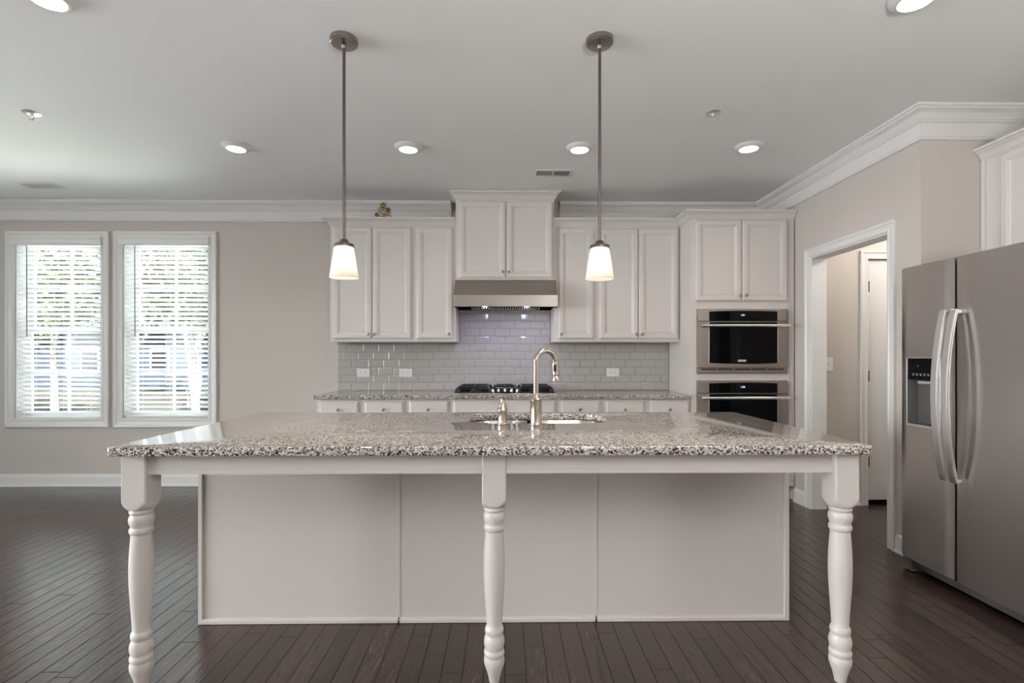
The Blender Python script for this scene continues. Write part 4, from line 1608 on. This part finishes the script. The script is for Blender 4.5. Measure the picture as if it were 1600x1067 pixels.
for i, (u, v_, lab) in enumerate([(1114, 176.5, 'white fire sprinkler in the ceiling above the kitchen aisle by the ovens'), (49.5, 176.5, 'white fire sprinkler in the ceiling on the window side of the room')]):
    o = t if i == 0 else copy_tree(t)
    p = px(u, v_, z=ZC)
    o.location = (p.x, p.y, ZC)
    o['label'] = lab

# two-way louvred ceiling registers
t = thing('ceiling_vent', 'x', 'vent', (0, 0, ZC), 'louvred vents in the ceiling')
bm = B()
VW, VD = 0.155, 0.078
rings(bm, [[(-VW + i, -VD + i, ZC + h), (VW - i, -VD + i, ZC + h), (VW - i, VD - i, ZC + h), (-VW + i, VD - i, ZC + h)] for i, h in ((0, -0.0004), (0, -0.003), (0.004, -0.006), (0.022, -0.008), (0.024, -0.003))], True, False)
box(bm, -0.007, 0.007, -VD + 0.023, VD - 0.023, ZC - 0.008, ZC - 0.003)
obj('frame', bm, M['whitem'], t)
obj('duct_opening', onebox(-VW + 0.023, VW - 0.023, -VD + 0.023, VD - 0.023, ZC - 0.0025, ZC - 0.0006), M['gapshade'], t)  # dark sheet stands in for the shade inside the duct
bm = B()
for sgn in (-1, 1):
    for k in range(12):
        x = sgn * (0.0135 + k * 0.0099)
        a = sgn * R(24)
        c, s = math.cos(a), math.sin(a)
        h, w = 0.0035, 0.0012
        prism(bm, [(x + w * c + h * s, ZC - 0.0062 + h * c - w * s), (x - w * c + h * s, ZC - 0.0062 + h * c + w * s), (x - w * c - h * s, ZC - 0.0062 - h * c + w * s), (x + w * c - h * s, ZC - 0.0062 - h * c - w * s)],
              -VD + 0.023, VD - 0.023, lambda p, q, r_: (p, r_, q))
obj('louvres', bm, M['whitem'], t)
for i, (u, v_, lab) in enumerate([(864, 269.8, 'white ceiling vent with dark slots in front of the hood cabinet'), (64, 289.2, 'white ceiling vent near the crown above the windows')]):
    o = t if i == 0 else copy_tree(t)
    p = px(u, v_, z=ZC)
    o.location = (p.x, p.y, ZC)
    o['label'] = lab

# dining chandelier, only one shade reaches into the frame
CHX, CHY = -3.82, 3.45
zsh = px(0, 402, Y=CHY).z
t = thing('chandelier', 'lit warm glass chandelier shade cut by the frame beside the window', 'chandelier', (CHX, CHY, ZC))
bm = B()
lathe(bm, [(0.065, -0.0005), (0.065, -0.02), (0.02, -0.03)], at(CHX, CHY, ZC), 24)
obj('canopy', bm, M['bronze'], t, smooth=True)
bm = B()
tube(bm, [(CHX, CHY, zsh + 0.10), (CHX, CHY, ZC - 0.025)], 0.008, 10)
lathe(bm, [(0.004, -0.03), (0.03, -0.01), (0.035, 0.02), (0.015, 0.05), (0.008, 0.09)], at(CHX, CHY, zsh + 0.05), 16)
obj('stem', bm, M['bronze'], t, smooth=True)
for k in range(5):
    a = 2 * PI * k / 5
    c, s = math.cos(a), math.sin(a)
    rr = 0.27
    bm = B()
    tube(bm, [(CHX + c * 0.02, CHY + s * 0.02, zsh + 0.07), (CHX + c * 0.12, CHY + s * 0.12, zsh + 0.10), (CHX + c * 0.22, CHY + s * 0.22, zsh + 0.20), (CHX + c * rr, CHY + s * rr, zsh + 0.19), (CHX + c * rr, CHY + s * rr, zsh + 0.15)], 0.007, 8)
    obj('arm', bm, M['bronze'], t, smooth=True)
    bm = B()
    pr = [(0.030, 0.150), (0.040, 0.140), (0.056, 0.08), (0.066, 0.035), (0.064, 0.014), (0.050, 0.0), (0.040, -0.002)]
    rings(bm, [[(CHX + c * rr + q * math.cos(2 * PI * m_ / 32), CHY + s * rr + q * math.sin(2 * PI * m_ / 32), zsh + h) for m_ in range(32)] for q, h in pr], False, False)
    sh = obj('lamp_shade', bm, M['shade'], t, smooth='all', label='warm lit glass shade')
    md = sh.modifiers.new('thick', 'SOLIDIFY')
    md.thickness = 0.003
    bm = B()
    lathe(bm, [(0.008, 0.04), (0.02, 0.02), (0.026, 0), (0.018, -0.018), (0.003, -0.024)], at(CHX + c * rr, CHY + s * rr, zsh + 0.07), 14)
    obj('bulb', bm, M['bulb'], t, smooth=True)

# ------------------------------------------------------------------ brass ornament on the cabinet
ox, oy, oz = px(601, 340, Y=4.78).x, 4.78, UT
t = thing('brass_ornament', 'small brass and silver floral ornament on top of the wall cabinet', 'ornament', (ox, oy, oz))
bm = B()
lathe(bm, [(0.060, 0), (0.062, 0.008), (0.050, 0.020), (0.030, 0.030), (0.02, 0.05)], at(ox, oy, oz + 0.0005), 20)
obj('base', bm, M['pewter'], t, smooth=True)
rnd = random.Random(3)
bm = B()
for k in range(9):
    a = 2 * PI * k / 9 + 0.3
    reach = 0.075
    x1, y1 = ox + math.cos(a) * reach, oy + math.sin(a) * reach * 0.6
    hh = 0.09 + 0.06 * rnd.random()
    tube(bm, [(ox + math.cos(a) * 0.012, oy, oz + 0.03), (ox + math.cos(a) * 0.04, oy + math.sin(a) * 0.03, oz + hh), (x1, y1, oz + hh * 0.75), (x1 + 0.012 * math.cos(a), y1, oz + 0.03)], [0.006, 0.007, 0.006, 0.003], 7)
obj('scroll', bm, M['pewter'], t, smooth=True)


def blossom(cx, cy, cz, r, m):
    bm = B()
    for k in range(7):
        a = 2 * PI * k / 7
        tip = Vector((cx + math.cos(a) * r, cy - r * 0.25, cz + math.sin(a) * r))
        c0 = Vector((cx, cy, cz))
        mid_ = (c0 + tip) / 2 + Vector((0, -r * 0.35, 0))
        tube(bm, [c0, mid_, tip], [r * 0.16, r * 0.34, r * 0.10], 7, flat=(1, 0.6))
    lathe(bm, [(r * 0.05, -r * 0.2), (r * 0.3, 0), (r * 0.25, r * 0.3), (r * 0.05, r * 0.42)], facing_y(cx, cy - r * 0.2, cz), 10)
    obj('blossom', bm, m, t, smooth=True)


blossom(ox - 0.004, oy - 0.02, oz + 0.210, 0.036, M['gold'])
blossom(ox + 0.040, oy - 0.03, oz + 0.165, 0.034, M['gold'])
blossom(ox - 0.034, oy - 0.03, oz + 0.165, 0.030, M['pewter'])
blossom(ox + 0.006, oy - 0.04, oz + 0.145, 0.030, M['pewter'])
blossom(ox - 0.062, oy - 0.03, oz + 0.125, 0.024, M['gold'])
blossom(ox + 0.048, oy - 0.045, oz + 0.105, 0.034, M['pewter'])
blossom(ox + 0.004, oy - 0.05, oz + 0.095, 0.030, M['pewter'])
bm = B()
for dx, l in ((0, 0.07), (0.02, 0.05)):
    tube(bm, [(ox - 0.06, oy - 0.02, oz + 0.03), (ox - 0.10 - dx, oy - 0.03, oz + 0.078), (ox - 0.125 - dx, oy - 0.03, oz + 0.076), (ox - 0.165 - dx * 0.5, oy - 0.03, oz + 0.066)], [0.004, 0.009, 0.012, 0.002], 8, flat=(0.5, 1))
obj('leaf', bm, M['pewter'], t, smooth=True)

# ------------------------------------------------------------------ outside
bm = B()
box(bm, -40, 14, YW + 0.6, 42, -0.7, -0.6)
struct('ground', bm, M['ground'])
struct('path', onebox(-14, 4, YW + 0.7, 12.2, -0.599, -0.56), M['bounce_slab'])  # added pale slab, out of view, bounces sun up through the blinds


def tree(x, y, h, seed, label, leafn, lm):
    rnd = random.Random(seed)
    t = thing('tree', label, 'tree', (x, y, -0.6), 'trees outside the windows')
    bm = B()
    tips = []

    def grow(p, d, l, r, lev):
        n = 4
        pts, rad = [p], [r]
        dd = d.copy()
        for k in range(n):
            dd = (dd + Vector((rnd.uniform(-1, 1), rnd.uniform(-1, 1), rnd.uniform(-0.3, 0.6))) * 0.16).normalized()
            pts.append(pts[-1] + dd * l / n)
            rad.append(r * (1 - 0.55 * (k + 1) / n))
        tube(bm, pts, rad, 6 if lev < 2 else 4)
        if lev >= 2:
            tips.extend(pts[2:])
        if lev < 4:
            for _ in range(5 if lev == 0 else 4 if lev < 3 else 2):
                i = rnd.randint(1 if lev else 2, n)
                nd = (dd + Vector((rnd.uniform(-1, 1), rnd.uniform(-1, 1), rnd.uniform(-0.2, 0.8))) * 0.95).normalized()
                grow(pts[i], nd, l * rnd.uniform(0.5, 0.72), max(0.006, rad[i] * 0.62), lev + 1)
    grow(Vector((x, y, -0.6)), Vector((0, 0, 1)), h * 0.5, h * 0.022, 0)
    obj('trunk', bm, M['bark'], t)
    bm = B()
    for _ in range(leafn):
        p = rnd.choice(tips) + Vector((rnd.gauss(0, 0.14), rnd.gauss(0, 0.14), rnd.gauss(0, 0.14)))
        a = Vector((rnd.uniform(-1, 1), rnd.uniform(-1, 1), rnd.uniform(-1, 1))).normalized() * rnd.uniform(0.05, 0.11)
        b = a.orthogonal().normalized() * a.length * 0.55
        bm.faces.new([bm.verts.new(p + a), bm.verts.new(p + b), bm.verts.new(p - a), bm.verts.new(p - b)])
    obj('foliage', bm, lm, t)


TR = [(-7.7, 12.9, 5.4, 1, 'leafy tree at the kitchen edge of the nearer window', 3200, 'leaf'),
      (-9.6, 15.4, 5.8, 2, 'bare-branched tree in the middle of the nearer window', 1400, 'leafy'),
      (-10.9, 12.6, 4.8, 3, 'leafy tree seen where the two windows meet', 3200, 'leaf'),
      (-15.0, 15.8, 5.6, 4, 'leafy tree seen through the middle of the farther window', 3600, 'leaf'),
      (-18.4, 17.2, 6.4, 5, 'tall tree at the outer edge of the farther window', 3600, 'leaf'),
      (-12.0, 20.0, 7.2, 6, 'yellowish tree well behind the bare-branched one', 4200, 'leafy'),
      (-17.6, 24.6, 8.0, 8, 'distant green tree behind the farther window trees', 4600, 'leaf')]
for x, y, h, sd, lab, ln, lm in TR:
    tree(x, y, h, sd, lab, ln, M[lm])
t = thing('neighbour_house', 'blue-grey house with dark roof seen low through the blinds', 'house', (-18, 30, -0.6))
bm = B()
box(bm, -36, -13.0, 30, 37, -0.6, 2.7)
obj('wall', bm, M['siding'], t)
bm = B()
prism(bm, [(29.5, 2.7), (33.5, 4.8), (37.5, 2.7)], -36.4, -12.6, lambda p, q, s: (s, p, q))
obj('roof', bm, M['roof'], t)
for wx in (-33, -28, -24, -20, -16):
    bm = B()
    box(bm, wx - 0.55, wx + 0.55, 29.93, 29.99, 0.3, 1.7)
    f = obj('window', bm, M['vinyl'], t)
    obj('pane', onebox(wx - 0.45, wx + 0.45, 29.90, 29.925, 0.4, 1.6), M['black'], f)
